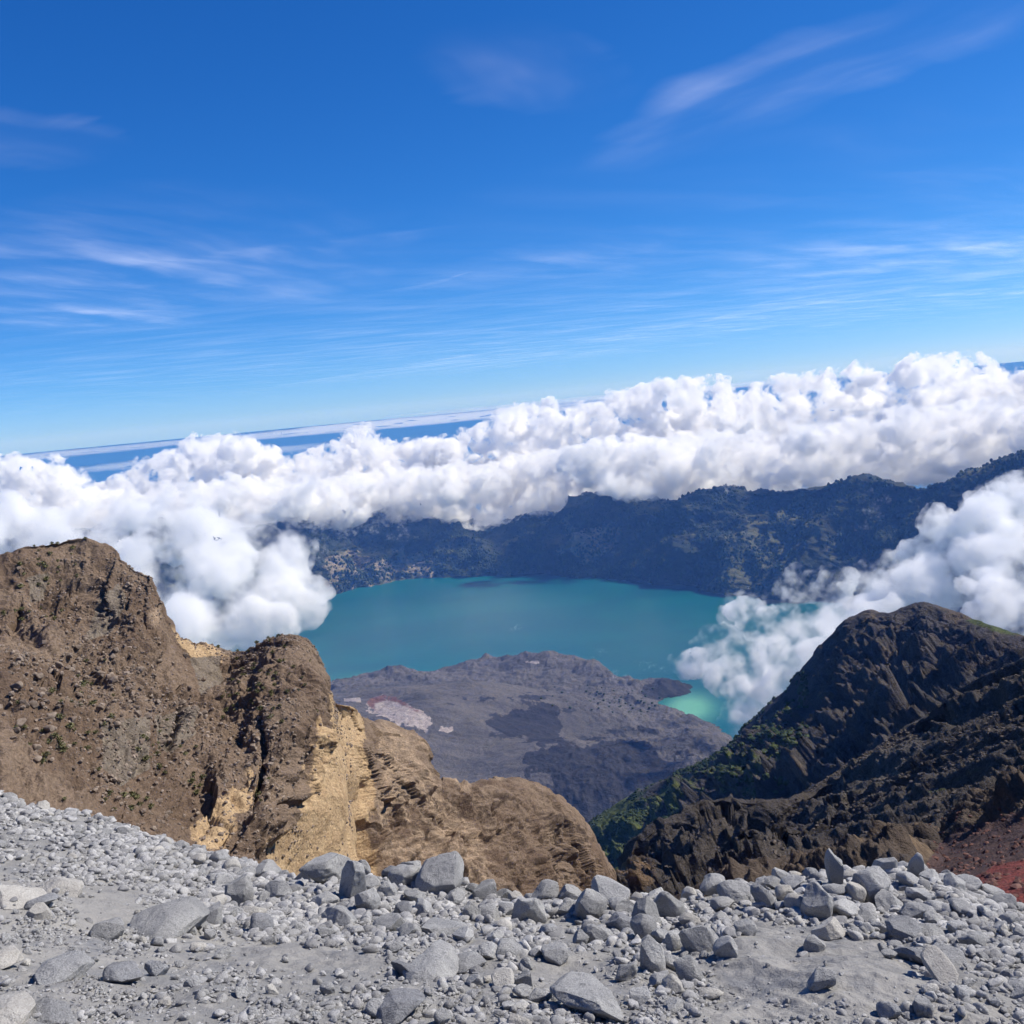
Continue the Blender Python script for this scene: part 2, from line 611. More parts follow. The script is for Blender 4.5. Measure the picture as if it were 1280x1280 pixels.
# ------------------------------------------------------------------ far crater rim
base_row = [(-500, 860), (150, 820), (300, 785), (375, 763), (410, 747), (440, 738), (500, 729), (560, 723), (640, 722), (700, 722), (770, 726), (800, 729), (832, 732), (845, 741), (870, 744), (900, 742), (950, 748), (1050, 765), (1280, 800), (1800, 860)]
bp = np.array(base_row, float)
bd = at_z(bp[:, 0], bp[:, 1], LAKE_Z - 12)
bdd = np.hypot(bd[:, 0], bd[:, 1])
row_b = [(a[0], a[1], d) for a, d in zip(base_row, bdd)]
def dbase(px): return np.interp(px, bp[:, 0], bdd)
rim = [(-500, 700), (150, 650), (300, 655), (400, 650), (470, 640), (510, 626), (530, 640), (560, 655), (640, 652), (700, 640), (735, 622), (760, 616), (800, 622), (860, 617), (900, 612), (930, 617), (960, 609), (1050, 602), (1100, 601), (1150, 602), (1200, 599), (1240, 590), (1270, 574), (1350, 545), (1500, 540), (1800, 540)]
row_t = [(a, b, dbase(a) + 1000) for a, b in rim]
mid = [(-500, 780), (150, 730), (300, 715), (400, 690), (440, 700), (500, 692), (560, 690), (640, 690), (720, 675), (760, 690), (850, 690), (950, 690), (1050, 690), (1280, 690), (1800, 690)]
row_m = [(a, b, dbase(a) + (300 if a < 1000 else 500)) for a, b in mid]
P = loft([row_t, row_m, row_b], -500, 1800, 1100, [110, 90], back=[(250, 40), (1500, 700), (3500, 1900)], smooth=12)
def disp_far(P, N):
    st = P * np.array([1, 1, 0.22])
    r = (ridged(st, 900, 3, 0.5, seed=1) - 0.55) * 360 + (ridged(st, 300, 5, 0.62, seed=3) - 0.5) * 170 + fbm(P, 60, 4, 0.65) * 22
    Q = P + N * r[:, None] * np.array([1, 1, 0.35])
    return Q
def mask_far(Q, sx, sy):
    Mk = np.zeros((len(Q), 4)); Mk[:, 3] = 1
    w = fbm(Q, 160, 5, 0.6, seed=9)
    Mk[:, 0] = np.clip(sstep(-14, 10, poly_sd(sx, sy, [(400, 750), (410, 705), (440, 690), (470, 705), (490, 700), (520, 690), (540, 700), (550, 725), (470, 740)]) + w * 34)  # tan cliffs, widened and paled so the colour carries the sun on them
                       + sstep(-9, 8, poly_sd(sx, sy, [(700, 690), (720, 662), (745, 655), (775, 662), (760, 690), (730, 702)]) + w * 26), 0, 1)
    Mk[:, 1] = np.clip(sstep(0.05, 0.35, fbm(Q, 380, 4, 0.6, seed=11)) + sstep(-14, 12, poly_sd(sx, sy, [(880, 735), (930, 680), (960, 635), (1000, 640), (990, 690), (950, 735)]) + w * 40), 0, 1)  # green slopes; the right one's sunlight is put into a lighter green
    return Mk
m_far = mat_terrain('forested_rim', (0.030, 0.042, 0.024), (0.05, 0.055, 0.032), (0.075, 0.085, 0.045), 260,
                    masks=[((0.36, 0.29, 0.20), (0.17, 0.15, 0.10)), ((0.085, 0.10, 0.045), (0.14, 0.13, 0.065))], bump=(1.0, 1.5))
FAR, FARQ = terrain('crater_rim_hills', P, disp_far, m_far, mask_far)

# trees that roughen the rim and its ribs, too many to count
def scatter_blobs(name, pts, sizes, proto, mat, zscale=1.3):
    Vp, Fp = proto
    n, kx = len(pts), len(Vp)
    rot = rng.uniform(0, 6.283, n)
    jit = 1 + rng.normal(0, 0.18, (n, kx))
    q = Vp[None] * jit[..., None]
    x = q[..., 0] * np.cos(rot)[:, None] - q[..., 1] * np.sin(rot)[:, None]
    y = q[..., 0] * np.sin(rot)[:, None] + q[..., 1] * np.cos(rot)[:, None]
    q = np.stack([x, y, q[..., 2] * zscale], 2) * sizes[:, None, None] + pts[:, None]
    f = (Fp[None] + (np.arange(n) * kx)[:, None, None]).reshape(-1, Fp.shape[1])
    return link(name, make_mesh(name, q.reshape(-1, 3), f, smooth=False), mat)

k = NT('forest_leaf')
co = k.n('ShaderNodeNewGeometry').outputs['Position']
k.bsdf(k.mix(k.ramp(k.noise(co, 0.02, 3), 0.35, 0.65), (0.02, 0.035, 0.016), (0.06, 0.075, 0.032)), 0.9, 0.1)
m_leaf = k.m
fx, fy = proj(FARQ)
vis = np.where((fx > 380) & (fx < 1300) & (fy > 560) & (fy < 745) & (FARQ[:, 2] > LAKE_Z + 15))[0]
cl = fbm(FARQ[vis], 300, 3, seed=21)
pr = np.clip(0.35 + cl * 1.2, 0.03, 1)
ids = vis[rng.choice(len(vis), 12000, p=pr / pr.sum())]
pts = FARQ[ids] + rng.normal(0, 6, (len(ids), 3)) * np.array([1, 1, 0])
o = scatter_blobs('forest', pts, rng.uniform(5, 14, len(ids)), ICO[1], m_leaf, 1.3)
tag(o, 'dark green forest covering the far crater rim above the lake', 'forest', kind='stuff')

# ------------------------------------------------------------------ dark mountain on the right
m_dark = mat_terrain('basalt_mountain', (0.054, 0.050, 0.049), (0.092, 0.080, 0.071), (0.045, 0.042, 0.041), 90,
                     masks=[((0.055, 0.075, 0.025), (0.10, 0.115, 0.04)), ((0.125, 0.098, 0.075), (0.10, 0.082, 0.066)), ((0.05, 0.043, 0.04), (0.065, 0.055, 0.05))], bump=(0.9, 1.3))
top = [(600, 1160, 1750), (690, 1075, 1700), (735, 1030, 1650), (780, 1001, 1600), (850, 962, 1520), (900, 936, 1470), (925, 916, 1440), (950, 890, 1410), (985, 862, 1390), (1000, 843, 1380), (1030, 806, 1360), (1060, 771, 1350), (1080, 762, 1345), (1110, 763, 1330), (1130, 757, 1320), (1155, 751, 1310), (1180, 760, 1290), (1210, 772, 1260), (1250, 786, 1220), (1280, 797, 1190), (1400, 830, 1080), (1600, 860, 950)]
m1 = [(600, 1175, 1500), (735, 1060, 1480), (800, 1035, 1400), (880, 1000, 1280), (930, 965, 1190), (985, 930, 1130), (1050, 880, 1090), (1110, 850, 1100), (1160, 845, 1120), (1220, 830, 1060), (1280, 830, 1000), (1600, 890, 800)]
m2 = [(600, 1190, 1250), (735, 1100, 1230), (800, 1080, 1130), (880, 1050, 1000), (950, 1010, 900), (1020, 980, 860), (1080, 945, 870), (1160, 905, 850), (1280, 865, 800), (1600, 920, 640)]
bt = [(600, 1250, 900), (735, 1190, 900), (880, 1120, 800), (1000, 1060, 740), (1160, 1000, 690), (1280, 960, 650), (1600, 1000, 520)]
P = blur_v(loft([top, m1, m2, bt], 600, 1600, 760, [110, 100, 60], back=[(30, 12), (500, 420), (1200, 1100)], smooth=10), 3)
def disp_dark(P, N):
    # ribs run down towards the viewer's left
    Q0 = np.stack([P[:, 0] * 1.0 + P[:, 1] * 0.35, P[:, 1] * 0.45, P[:, 2] * 0.55], 1)
    r = (ridged(Q0, 210, 3, 0.55, seed=4) - 0.55) * 66 + (ridged(P * np.array([1, .7, .7]), 62, 5, 0.62, seed=6) - 0.5) * 44 + fbm(P, 14, 3, 0.6, seed=2) * 7
    wv = np.stack([fbm(P, 40, 2, seed=91), fbm(P, 40, 2, seed=92), fbm(P, 40, 2, seed=93)], 1) * 16
    r = r + facets((P + wv) @ np.array([[1, 0, 0], [0, .7, 0], [.5, 0, .7]]), 44, 8) * 20 + facets(P + wv, 17, 9) * 6
    sx, sy = proj(P)
    edge = np.minimum(1, 0.10 + np.abs(sy - np.interp(sx, [t[0] for t in top], [t[1] for t in top])) / 75)
    return P + N * (r * edge)[:, None]
def mask_dark(Q, sx, sy):
    Mk = np.zeros((len(Q), 4)); Mk[:, 3] = 1
    w = fbm(Q, 70, 5, 0.62, seed=3)
    g = sstep(-40, 60, 935 - sx) * 0.75 + 0.55 * sstep(-30, 20, poly_sd(sx, sy, [(985, 880), (1040, 810), (1060, 840), (1010, 920), (930, 1000), (920, 960)]))
    gl = np.exp(-((sx - 760) / 35) ** 2 - ((sy - 1045) / 45) ** 2)
    skyl = np.interp(sx, [t[0] for t in top], [t[1] for t in top])
    crest = np.exp(-((sy - skyl) / 9) ** 2) * sstep(1150, 1190, sx) * 0.7
    Mk[:, 0] = np.clip(g * (0.62 + w * 1.1) + gl + crest, 0, 1)
    Mk[:, 1] = np.clip(sstep(0.0, 0.4, fbm(Q, 50, 4, seed=8)) * 0.9 * (1 - g), 0, 1)
    Mk[:, 2] = sstep(-20, 20, poly_sd(sx, sy, [(1130, 890), (1200, 790), (1300, 800), (1300, 850), (1200, 840), (1160, 860)]) + w * 30)  # shade of the right-hand gully, painted in as a darker patch
    return Mk
MT, MTQ = terrain('dark_mountain_slope', P, disp_dark, m_dark, mask_dark)

# ------------------------------------------------------------------ ridge of dark strata nearer on the right
m_ridge = mat_terrain('strata_ridge', (0.056, 0.049, 0.044), (0.078, 0.066, 0.056), (0.11, 0.092, 0.076), 40,
                      masks=[((0.095, 0.085, 0.074), (0.075, 0.066, 0.058)), ((0.18, 0.12, 0.07), (0.12, 0.085, 0.055)), ((0.085, 0.10, 0.04), (0.11, 0.105, 0.05))], bump=(0.9, 1.2))
top = [(700, 1240, 420), (765, 1135, 400), (775, 1100, 400), (782, 1072, 400), (800, 1047, 410), (825, 1035, 415), (850, 1020, 420), (868, 1004, 425), (905, 996, 435), (945, 1003, 440), (985, 1000, 455), (1015, 985, 475), (1060, 952, 500), (1100, 930, 520), (1150, 900, 535), (1200, 862, 545), (1240, 842, 540), (1280, 825, 530), (1400, 780, 470), (1600, 740, 400)]
c1 = [(700, 1245, 400), (770, 1140, 390), (782, 1105, 390), (800, 1085, 400), (850, 1060, 408), (905, 1046, 420), (945, 1046, 430), (985, 1030, 444), (1015, 1004, 468), (1060, 968, 494), (1100, 946, 512), (1150, 918, 525), (1200, 882, 534), (1280, 848, 520), (1600, 770, 390)]
m1 = [(700, 1255, 330), (770, 1150, 345), (782, 1122, 345), (850, 1080, 335), (905, 1063, 338), (945, 1058, 342), (985, 1048, 352), (1060, 1000, 392), (1150, 950, 405), (1280, 890, 395), (1600, 830, 280)]
c2 = [(700, 1265, 320), (770, 1165, 332), (850, 1108, 324), (905, 1088, 328), (945, 1078, 332), (985, 1072, 342), (1015, 1060, 352), (1060, 1038, 360), (1150, 990, 370), (1280, 930, 350), (1600, 870, 250)]
bt = [(700, 1290, 170), (770, 1210, 180), (1000, 1125, 170), (1150, 1095, 170), (1280, 1060, 165), (1600, 1010, 130)]
P = blur_v(loft([top, c1, m1, c2, bt], 700, 1600, 760, [60, 80, 60, 90], back=[(10, 6), (120, 130), (400, 450)], smooth=6, foot=0.3), 2)
def disp_ridge(P, N):
    sx, sy = proj(P)
    # bedded layers dipping across the slope: terraces along a tilted plane normal
    dist = np.hypot(P[:, 0], P[:, 1]) / 450.0
    lay = -(sy + 0.40 * sx) + fbm(P, 80, 4, 0.55, seed=5) * 26
    def saw(v, per):
        t = (v / per) % 1.0
        return np.where(t < 0.25, t / 0.25, (1 - t) / 0.75) - 0.5
    slab = sstep(960, 1040, sx)
    thick = sstep(-0.30, 0.15, fbm(P * np.array([.5, 1, 1]), 60, 3, seed=7))
    r = slab * dist * (saw(lay, 27) * 10.5 * thick + saw(lay + 9, 11) * 3.6 * sstep(-0.25, 0.2, fbm(P, 40, 3, seed=27)))
    crag = 1 - 0.78 * slab
    # vertical flutes on the crags
    fl = np.stack([P[:, 0], P[:, 1], P[:, 2] * 0.16], 1)
    r = r + crag * ((ridged(fl, 42, 3, 0.5, seed=3) - 0.5) * 20 + (ridged(fl, 13, 4, 0.55, seed=9) - 0.5) * 6.5) + (ridged(P, 24, 4, 0.55, seed=12) - 0.5) * 6 * (0.12 + 0.88 * crag) * (0.35 + 0.65 * sstep(-0.1, 0.25, fbm(P, 70, 2, seed=31))) + fbm(P, 3.5, 4, 0.62) * 1.3
    wv = np.stack([fbm(P, 12, 2, seed=91), fbm(P, 12, 2, seed=92), fbm(P, 12, 2, seed=93)], 1) * 5
    r = r + facets((P + wv) * np.array([1, 1, 0.55]), 15, 5) * 7.0 * (0.12 + 0.88 * sstep(0.3, 1.0, crag)) + facets((P + wv) * np.array([1, 1, 0.6]), 5.5, 6) * 1.7
    edge = np.minimum(1, 0.25 + np.abs(sy - np.interp(sx, [t[0] for t in top], [t[1] for t in top])) / 30)
    return P + N * (r * edge)[:, None]
def mask_ridge(Q, sx, sy):
    Mk = np.zeros((len(Q), 4)); Mk[:, 3] = 1
    w = fbm(Q, 25, 5, 0.6, seed=3)
    Mk[:, 0] = sstep(-15, 20, poly_sd(sx, sy, [(1010, 1030), (1020, 985), (1100, 930), (1180, 900), (1150, 960), (1060, 1030)]) + w * 30)
    Mk[:, 0] = np.maximum(Mk[:, 0], 0.85 * sstep(0.05, 0.35, fbm(np.stack([(sy + 0.4 * sx) * 3.2, sx * 0.25, 0 * sx], 1), 60, 4, 0.6, seed=71)) * sstep(980, 1060, sx))
    Mk[:, 1] = np.clip(sstep(0.12, 0.4, fbm(Q, 35, 4, seed=18)) * sstep(1010, 930, sx) + 0.8 * np.exp(-((sx - 800) / 30) ** 2 - ((sy - 1090) / 30) ** 2), 0, 1)
    Mk[:, 2] = 0.8 * np.clip(np.exp(-((sx - 1190) / 70) ** 2 - ((sy - 975 + (sx - 1190) * 0.35) / 13) ** 2) * (0.8 + w), 0, 1)
    return Mk
RG, RGQ = terrain('strata_ridge_slope', P, disp_ridge, m_ridge, mask_ridge)

# nearest dark ridge with maroon and red scree
m_near = mat_terrain('maroon_scree', (0.062, 0.050, 0.042), (0.10, 0.075, 0.055), (0.085, 0.068, 0.052), 16,
                     masks=[((0.085, 0.055, 0.050), (0.075, 0.05, 0.045)), ((0.20, 0.052, 0.043), (0.12, 0.042, 0.036)), ((0.16, 0.115, 0.075), (0.11, 0.08, 0.055))], bump=(0.8, 1.0))
top = [(700, 1200, 150), (800, 1165, 150), (860, 1120, 150), (900, 1098, 152), (950, 1083, 155), (1000, 1072, 158), (1030, 1070, 160), (1060, 1068, 160), (1090, 1060, 160), (1115, 1043, 158), (1150, 1036, 158), (1180, 1042, 155), (1195, 1022, 150), (1215, 1005, 148), (1250, 985, 145), (1280, 975, 140), (1400, 940, 120), (1600, 900, 100)]
m1 = [(700, 1215, 120), (860, 1140, 118), (950, 1105, 118), (1030, 1095, 115), (1115, 1075, 108), (1180, 1060, 105), (1250, 1030, 95), (1280, 1020, 90), (1600, 960, 70)]
bt = [(700, 1260, 80), (860, 1200, 75), (1030, 1150, 65), (1150, 1120, 55), (1230, 1130, 46), (1280, 1150, 42), (1600, 1100, 38)]
P = blur_v(loft([top, m1, bt], 700, 1600, 560, [90, 90], back=[(5, 3), (40, 45), (150, 180)], smooth=5, foot=0.6), 2)
def disp_near(P, N):
    sx, sy = proj(P)
    sc = sstep(-10, 25, poly_sd(sx, sy, [(1150, 1085), (1175, 1045), (1290, 1010), (1700, 960), (1700, 1300), (1150, 1200)]))
    fl = np.stack([P[:, 0], P[:, 1], P[:, 2] * 0.3], 1)
    r = (ridged(fl, 15, 5, 0.55, seed=3) - 0.5) * 9 * (1 - sc * 0.93) + fbm(P, 2.5, 4, 0.6) * 0.9 * (1 - sc * 0.75)
    edge = np.minimum(1, 0.3 + np.abs(sy - np.interp(sx, [t[0] for t in top], [t[1] for t in top])) / 25)
    return P + N * (r * edge)[:, None]
def mask_near(Q, sx, sy):
    Mk = np.zeros((len(Q), 4)); Mk[:, 3] = 1
    w = fbm(Q, 9, 5, 0.6, seed=3)
    Mk[:, 0] = sstep(-8, 10, poly_sd(sx, sy, [(1150, 1090), (1178, 1045), (1290, 1005), (1700, 960), (1700, 1300), (1150, 1200)]) + w * 10)
    Mk[:, 1] = sstep(-6, 6, poly_sd(sx, sy, [(1195, 1125), (1215, 1096), (1245, 1080), (1300, 1072), (1700, 1040), (1700, 1300), (1195, 1250)]) + w * 9)
    Mk[:, 2] = sstep(0.1, 0.4, fbm(Q, 14, 4, seed=8)) * (1 - Mk[:, 0])
    return Mk
NR, NRQ = terrain('maroon_scree_slope', P, disp_near, m_near, mask_near)

# ------------------------------------------------------------------ brown cliff on the left with the tan spur
m_brown = mat_terrain('brown_cliff_rock', (0.135, 0.093, 0.064), (0.195, 0.142, 0.100), (0.112, 0.080, 0.058), 14,
                      masks=[((0.44, 0.315, 0.18), (0.35, 0.24, 0.135)), ((0.20, 0.165, 0.125), (0.16, 0.13, 0.10)), ((0.33, 0.24, 0.16), (0.205, 0.152, 0.106))], bump=(0.8, 0.8))
top = [(-600, 760, 150), (-200, 715, 150), (0, 686, 152), (25, 676, 152), (50, 667, 153), (85, 664, 154), (110, 668, 154), (130, 677, 154), (147, 686, 153), (150, 693, 152), (172, 708, 150), (192, 713, 149), (200, 728, 148), (209, 748, 147), (214, 772, 146), (218, 786, 147), (232, 795, 150), (250, 801, 155), (262, 806, 158), (275, 812, 160), (288, 817, 160), (300, 813, 156), (315, 806, 152), (338, 799, 149), (350, 794, 148), (368, 795, 148), (382, 801, 149), (392, 812, 150), (400, 830, 151), (404, 845, 152), (410, 860, 154), (418, 872, 157), (432, 874, 162), (442, 880, 166), (449, 890, 170), (460, 904, 176), (475, 910, 182), (495, 920, 188), (512, 924, 190), (520, 935, 192), (526, 950, 194), (538, 968, 198), (560, 971, 202), (600, 978, 208), (640, 983, 215), (675, 988, 222), (700, 995, 228), (714, 1005, 230), (724, 1022, 232), (745, 1055, 236), (765, 1088, 240), (775, 1130, 242), (790, 1240, 244), (900, 1400, 250)]
r1 = [(-600, 840, 130), (0, 770, 134), (60, 760, 136), (120, 770, 138), (170, 785, 134), (210, 830, 133), (250, 845, 136), (280, 850, 137), (310, 850, 135), (350, 840, 133), (385, 850, 133), (410, 890, 140), (430, 915, 150), (455, 930, 163), (480, 940, 170), (510, 960, 178), (540, 995, 184), (600, 1010, 192), (660, 1018, 203), (700, 1030, 212), (740, 1075, 222), (775, 1150, 232), (900, 1420, 240)]
r2 = [(-600, 920, 108), (0, 870, 113), (70, 870, 116), (120, 890, 114), (170, 900, 112), (210, 920, 115), (250, 930, 116), (300, 935, 114), (340, 930, 112), (365, 940, 113), (395, 965, 124), (425, 985, 140), (455, 1000, 153), (470, 1000, 160), (500, 1010, 166), (540, 1040, 172), (600, 1060, 178), (660, 1065, 190), (700, 1075, 200), (745, 1110, 212), (775, 1170, 224), (900, 1440, 230)]
bt = [(-600, 1100, 66), (0, 1060, 72), (150, 1090, 76), (250, 1105, 80), (320, 1115, 82), (360, 1120, 92), (420, 1140, 115), (470, 1140, 135), (540, 1150, 148), (620, 1160, 160), (700, 1170, 180), (775, 1220, 205), (900, 1460, 215)]
P = blur_v(loft([top, r1, r2, bt], -600, 900, 1250, [130, 150, 150], back=[(4, 2), (40, 40), (200, 230)], smooth=6, foot=0.55), 3)
def tan_masks(sx, sy):
    a = poly_sd(sx, sy, [(418, 872), (432, 876), (446, 905), (452, 940), (462, 990), (462, 1060), (474, 1110), (335, 1110), (345, 1070), (376, 1036), (392, 990), (390, 950), (404, 915), (418, 888)])
    b = poly_sd(sx, sy, [(245, 1048), (262, 1010), (285, 998), (305, 990), (316, 975), (322, 985), (315, 1005), (290, 1015), (275, 1040), (268, 1065), (245, 1060)])
    c = poly_sd(sx, sy, [(228, 792), (262, 808), (285, 817), (270, 824), (240, 812)])
    d = poly_sd(sx, sy, [(330, 1065), (385, 1025), (400, 1010), (380, 1050), (350, 1075)])
    return a, b, c, d
def disp_brown(P, N):
    sx, sy = proj(P)
    w = fbm(P, 14, 4, 0.6, seed=6)
    fl = np.stack([P[:, 0], P[:, 1], P[:, 2] * 0.4], 1)
    spur = sstep(440, 480, sx)
    big = fbm(P, 34, 3, 0.5, seed=2) * 9
    crag = (ridged(P, 17, 4, 0.55, seed=5) - 0.55) * 5.0 * (0.25 + 0.75 * sstep(-0.05, 0.25, fbm(P, 30, 2, seed=14)))
    flute = (ridged(fl, 9, 4, 0.55, seed=8) - 0.5) * 3.2 * (0.35 - 0.2 * spur) + spur * ((ridged(P * np.array([1, 1, .12]) + P[:, [2]] * np.array([.25, 0, 0]), 22, 4, 0.5, seed=19) - 0.5) * 9 + (ridged(P * np.array([1, 1, .2]), 6, 3, 0.5, seed=29) - 0.5) * 1.6)
    small = fbm(P, 2.2, 4, 0.66, seed=3) * 1.5 + (ridged(P * np.array([1, 1, 1.6]), 5.5, 4, 0.6, seed=17) - 0.5) * 1.7 * sstep(-0.25, 0.2, fbm(P, 20, 2, seed=44))
    a, b, c, d = tan_masks(sx, sy)
    sm = 1 - 0.84 * sstep(-12, 8, np.maximum(a, b))
    lay = P[:, 2] + 0.45 * P[:, 0] + fbm(P, 18, 3, seed=55) * 5
    tt = (lay / 3.4) % 1.0
    small = small + (np.where(tt < 0.3, tt / 0.3, (1 - tt) / 0.7) - 0.5) * 0.8 * sstep(-0.05, 0.25, fbm(P, 16, 3, seed=57)) * (1 + 0.6 * spur)
    # joints and dark clefts
    cr = 0
    for (cx, cy, wx, wy, sl, dep) in ((327, 958, 4, 34, 0.02, 5), (100, 968, 17, 7, -0.5, 6), (120, 850, 16, 4, -0.5, 3), (195, 880, 13, 5, -0.1, 3.5), (690, 1052, 5, 28, -0.45, 7), (215, 905, 4, 25, 0.1, 3), (260, 960, 8, 5, 0, 3.5), (20, 745, 5, 16, 0.1, 3.5), (370, 1005, 9, 5, 0, 3)):
        ux = (sx - cx) + sl * (sy - cy)
        uy = (sy - cy)
        cr = cr - dep * np.exp(-(ux / wx) ** 2 - (uy / wy) ** 2)
    wv = np.stack([fbm(P, 6, 2, seed=91), fbm(P, 6, 2, seed=92), fbm(P, 6, 2, seed=93)], 1) * 3
    fc = facets((P + wv) * np.array([1, 1, 0.8]), 8.5, 3) * 2.6 * (0.35 + 0.65 * sstep(-0.2, 0.2, fbm(P, 24, 2, seed=94))) * (1 - 0.85 * sstep(905, 955, sy) * sstep(260, 200, sx))
    r = big + (crag * 0.8 + flute + small + fc) * sm + cr
    edge = np.minimum(1, 0.3 + np.abs(sy - np.interp(sx, [t[0] for t in top], [t[1] for t in top])) / 70)
    return P + N * (r * edge)[:, None]
def mask_brown(Q, sx, sy):
    Mk = np.zeros((len(Q), 4)); Mk[:, 3] = 1
    w = fbm(Q, 9, 5, 0.62, seed=3)
    a, b, c, d = tan_masks(sx, sy)
    t = np.maximum(np.maximum(a, b), np.maximum(c, d))
    st = ridged(np.stack([Q[:, 0] + Q[:, 2] * 0.25, Q[:, 1], Q[:, 2] * 0.12], 1), 5, 4, 0.6, seed=81) - 0.5
    Mk[:, 0] = sstep(-22, 12, t + w * 26 + st * 22)
    slab = np.maximum.reduce([poly_sd(sx, sy, [(118, 745), (150, 725), (160, 750), (140, 790), (110, 800)]), poly_sd(sx, sy, [(125, 905), (185, 895), (190, 960), (150, 985), (125, 960)]),
                              poly_sd(sx, sy, [(195, 895), (250, 880), (245, 915), (210, 940), (195, 925)]), poly_sd(sx, sy, [(240, 825), (275, 820), (275, 855), (250, 870)]), poly_sd(sx, sy, [(35, 725), (58, 720), (55, 750), (40, 750)])])
    Mk[:, 1] = sstep(-6, 6, slab + w * 12)
    sp = sstep(455, 480, sx)
    Mk[:, 2] = np.clip(sp * (0.62 + w * 0.9 + st * 0.8) * (1 - 0.8 * sstep(560, 680, sx)) + np.exp(-((sx - 195) / 14) ** 2 - ((sy - 770) / 22) ** 2) * 0.7, 0, 1)
    return Mk
BR, BRQ = terrain('brown_cliff', P, disp_brown, m_brown, mask_brown)

# ------------------------------------------------------------------ foreground scree
k = NT('grey_dust')
co = k.n('ShaderNodeNewGeometry').outputs['Position']
n1 = k.noise(co, 0.9, 6, 0.6, 0.4)
n2 = k.noise(co, 14, 6, 0.7)
n3 = k.noise(co, 90, 4, 0.7)
n4 = k.noise(co, 2.6, 6, 0.65, 1.0)
col = k.mix(k.ramp(n1, 0.38, 0.62), (0.218, 0.212, 0.20), (0.285, 0.273, 0.25))
col = k.mix(k.ramp(n4, 0.5, 0.68), col, (0.20, 0.20, 0.20))
col = k.mix(k.math('MULTIPLY', k.ramp(n2, 0.5, 0.75), 0.6), col, (0.36, 0.34, 0.31))
col = k.mix(k.math('MULTIPLY', k.ramp(n3, 0.55, 0.75), 0.5), col, (0.15, 0.15, 0.15))
nb = k.bump(n2, 0.7, 0.03)
nb = k.bump(n3, 0.6, 0.007, nb)
k.bsdf(col, 0.95, 0.1, nb)
m_dust = k.m
crest = [(-1500, 900, 18), (-500, 930, 17), (-100, 965, 15), (0, 992, 13.5), (60, 1012, 12), (130, 1030, 10.8), (200, 1050, 9.5), (260, 1070, 8.4), (320, 1086, 7.4), (380, 1096, 6.6), (440, 1098, 6.2), (520, 1098, 6.0), (580, 1112, 5.8), (640, 1124, 5.5), (700, 1124, 5.4), (780, 1126, 5.4), (850, 1125, 5.5), (920, 1108, 5.8), (980, 1096, 6.2), (1050, 1086, 6.6), (1120, 1086, 6.8), (1180, 1096, 6.9), (1230, 1114, 6.8), (1280, 1138, 6.6), (1400, 1180, 7.2), (1700, 1230, 8.5), (2600, 1450, 9)]
m1 = [(-1500, 1080, 6.5), (-300, 1090, 6.3), (0, 1095, 5.8), (150, 1110, 5.4), (300, 1140, 4.9), (450, 1150, 4.6), (640, 1168, 4.3), (800, 1172, 4.25), (900, 1160, 4.5), (1050, 1150, 4.75), (1200, 1160, 4.8), (1280, 1180, 4.7), (1700, 1320, 4.8), (2600, 1650, 4.8)]
m2 = [(-1500, 1250, 3.6), (0, 1200, 3.75), (300, 1215, 3.5), (640, 1232, 3.25), (900, 1235, 3.2), (1100, 1235, 3.3), (1280, 1250, 3.35), (1700, 1430, 3.0), (2600, 1900, 2.8)]
b1 = [(-1500, 1400, 2.6), (0, 1290, 2.85), (640, 1290, 2.65), (1280, 1330, 2.65), (2600, 2300, 1.8)]
b2 = [(-1500, 2000, 1.3), (0, 1700, 1.45), (640, 1700, 1.4), (1280, 1750, 1.4), (2600, 2900, 1.1)]
b3 = [(-1500, 3600, 0.5), (0, 3200, 0.5), (640, 3200, 0.5), (1280, 3200, 0.5), (2600, 4800, 0.5)]
P = loft([crest, m1, m2, b1, b2, b3], -1500, 2600, 1500, [130, 130, 100, 40, 20], back=[(0.6, 0.42), (3, 2.9), (15, 15), (60, 58)], smooth=25)
P = blur_v(P, 30)
def disp_ground(P, N):
    sx, sy = proj(P)
    r = fbm(P, 1.6, 4, 0.5, seed=2) * 0.16 + fbm(P, 0.35, 4, 0.6, seed=4) * 0.045 + fbm(P, 0.06, 3, 0.6, seed=7) * 0.009
    # dusty runnels on the right
    st = np.stack([P[:, 0] * 0.9 + P[:, 1] * 0.5, (P[:, 1] * 0.9 - P[:, 0] * 0.5) * 0.3, P[:, 2]], 1)
    r = r + (ridged(st, 0.3, 3, 0.5, seed=6) - 0.5) * 0.04 * sstep(700, 900, sx)
    Q = P.copy()
    Q[:, 2] += r
    return Q
GR, GRQ = terrain('scree_slope', P, disp_ground, m_dust)
nb_rows = 32
GQ = GRQ.reshape(P.shape)[nb_rows:]          # front side only
gx, gy = proj(GQ.reshape(-1, 3))
GF = GQ.reshape(-1, 3)
ok = (gx > -200) & (gx < 1500) & (gy > 900) & (gy < 1420) & (GF[:, 1] > 0.5)
GF, gx, gy = GF[ok], gx[ok], gy[ok]
GD = np.linalg.norm(GF, axis=1)


def ground_at(px, py):
    i = np.argmin((gx - px) ** 2 + (gy - py) ** 2 + GD * 0.2)
    return GF[i], GD[i]


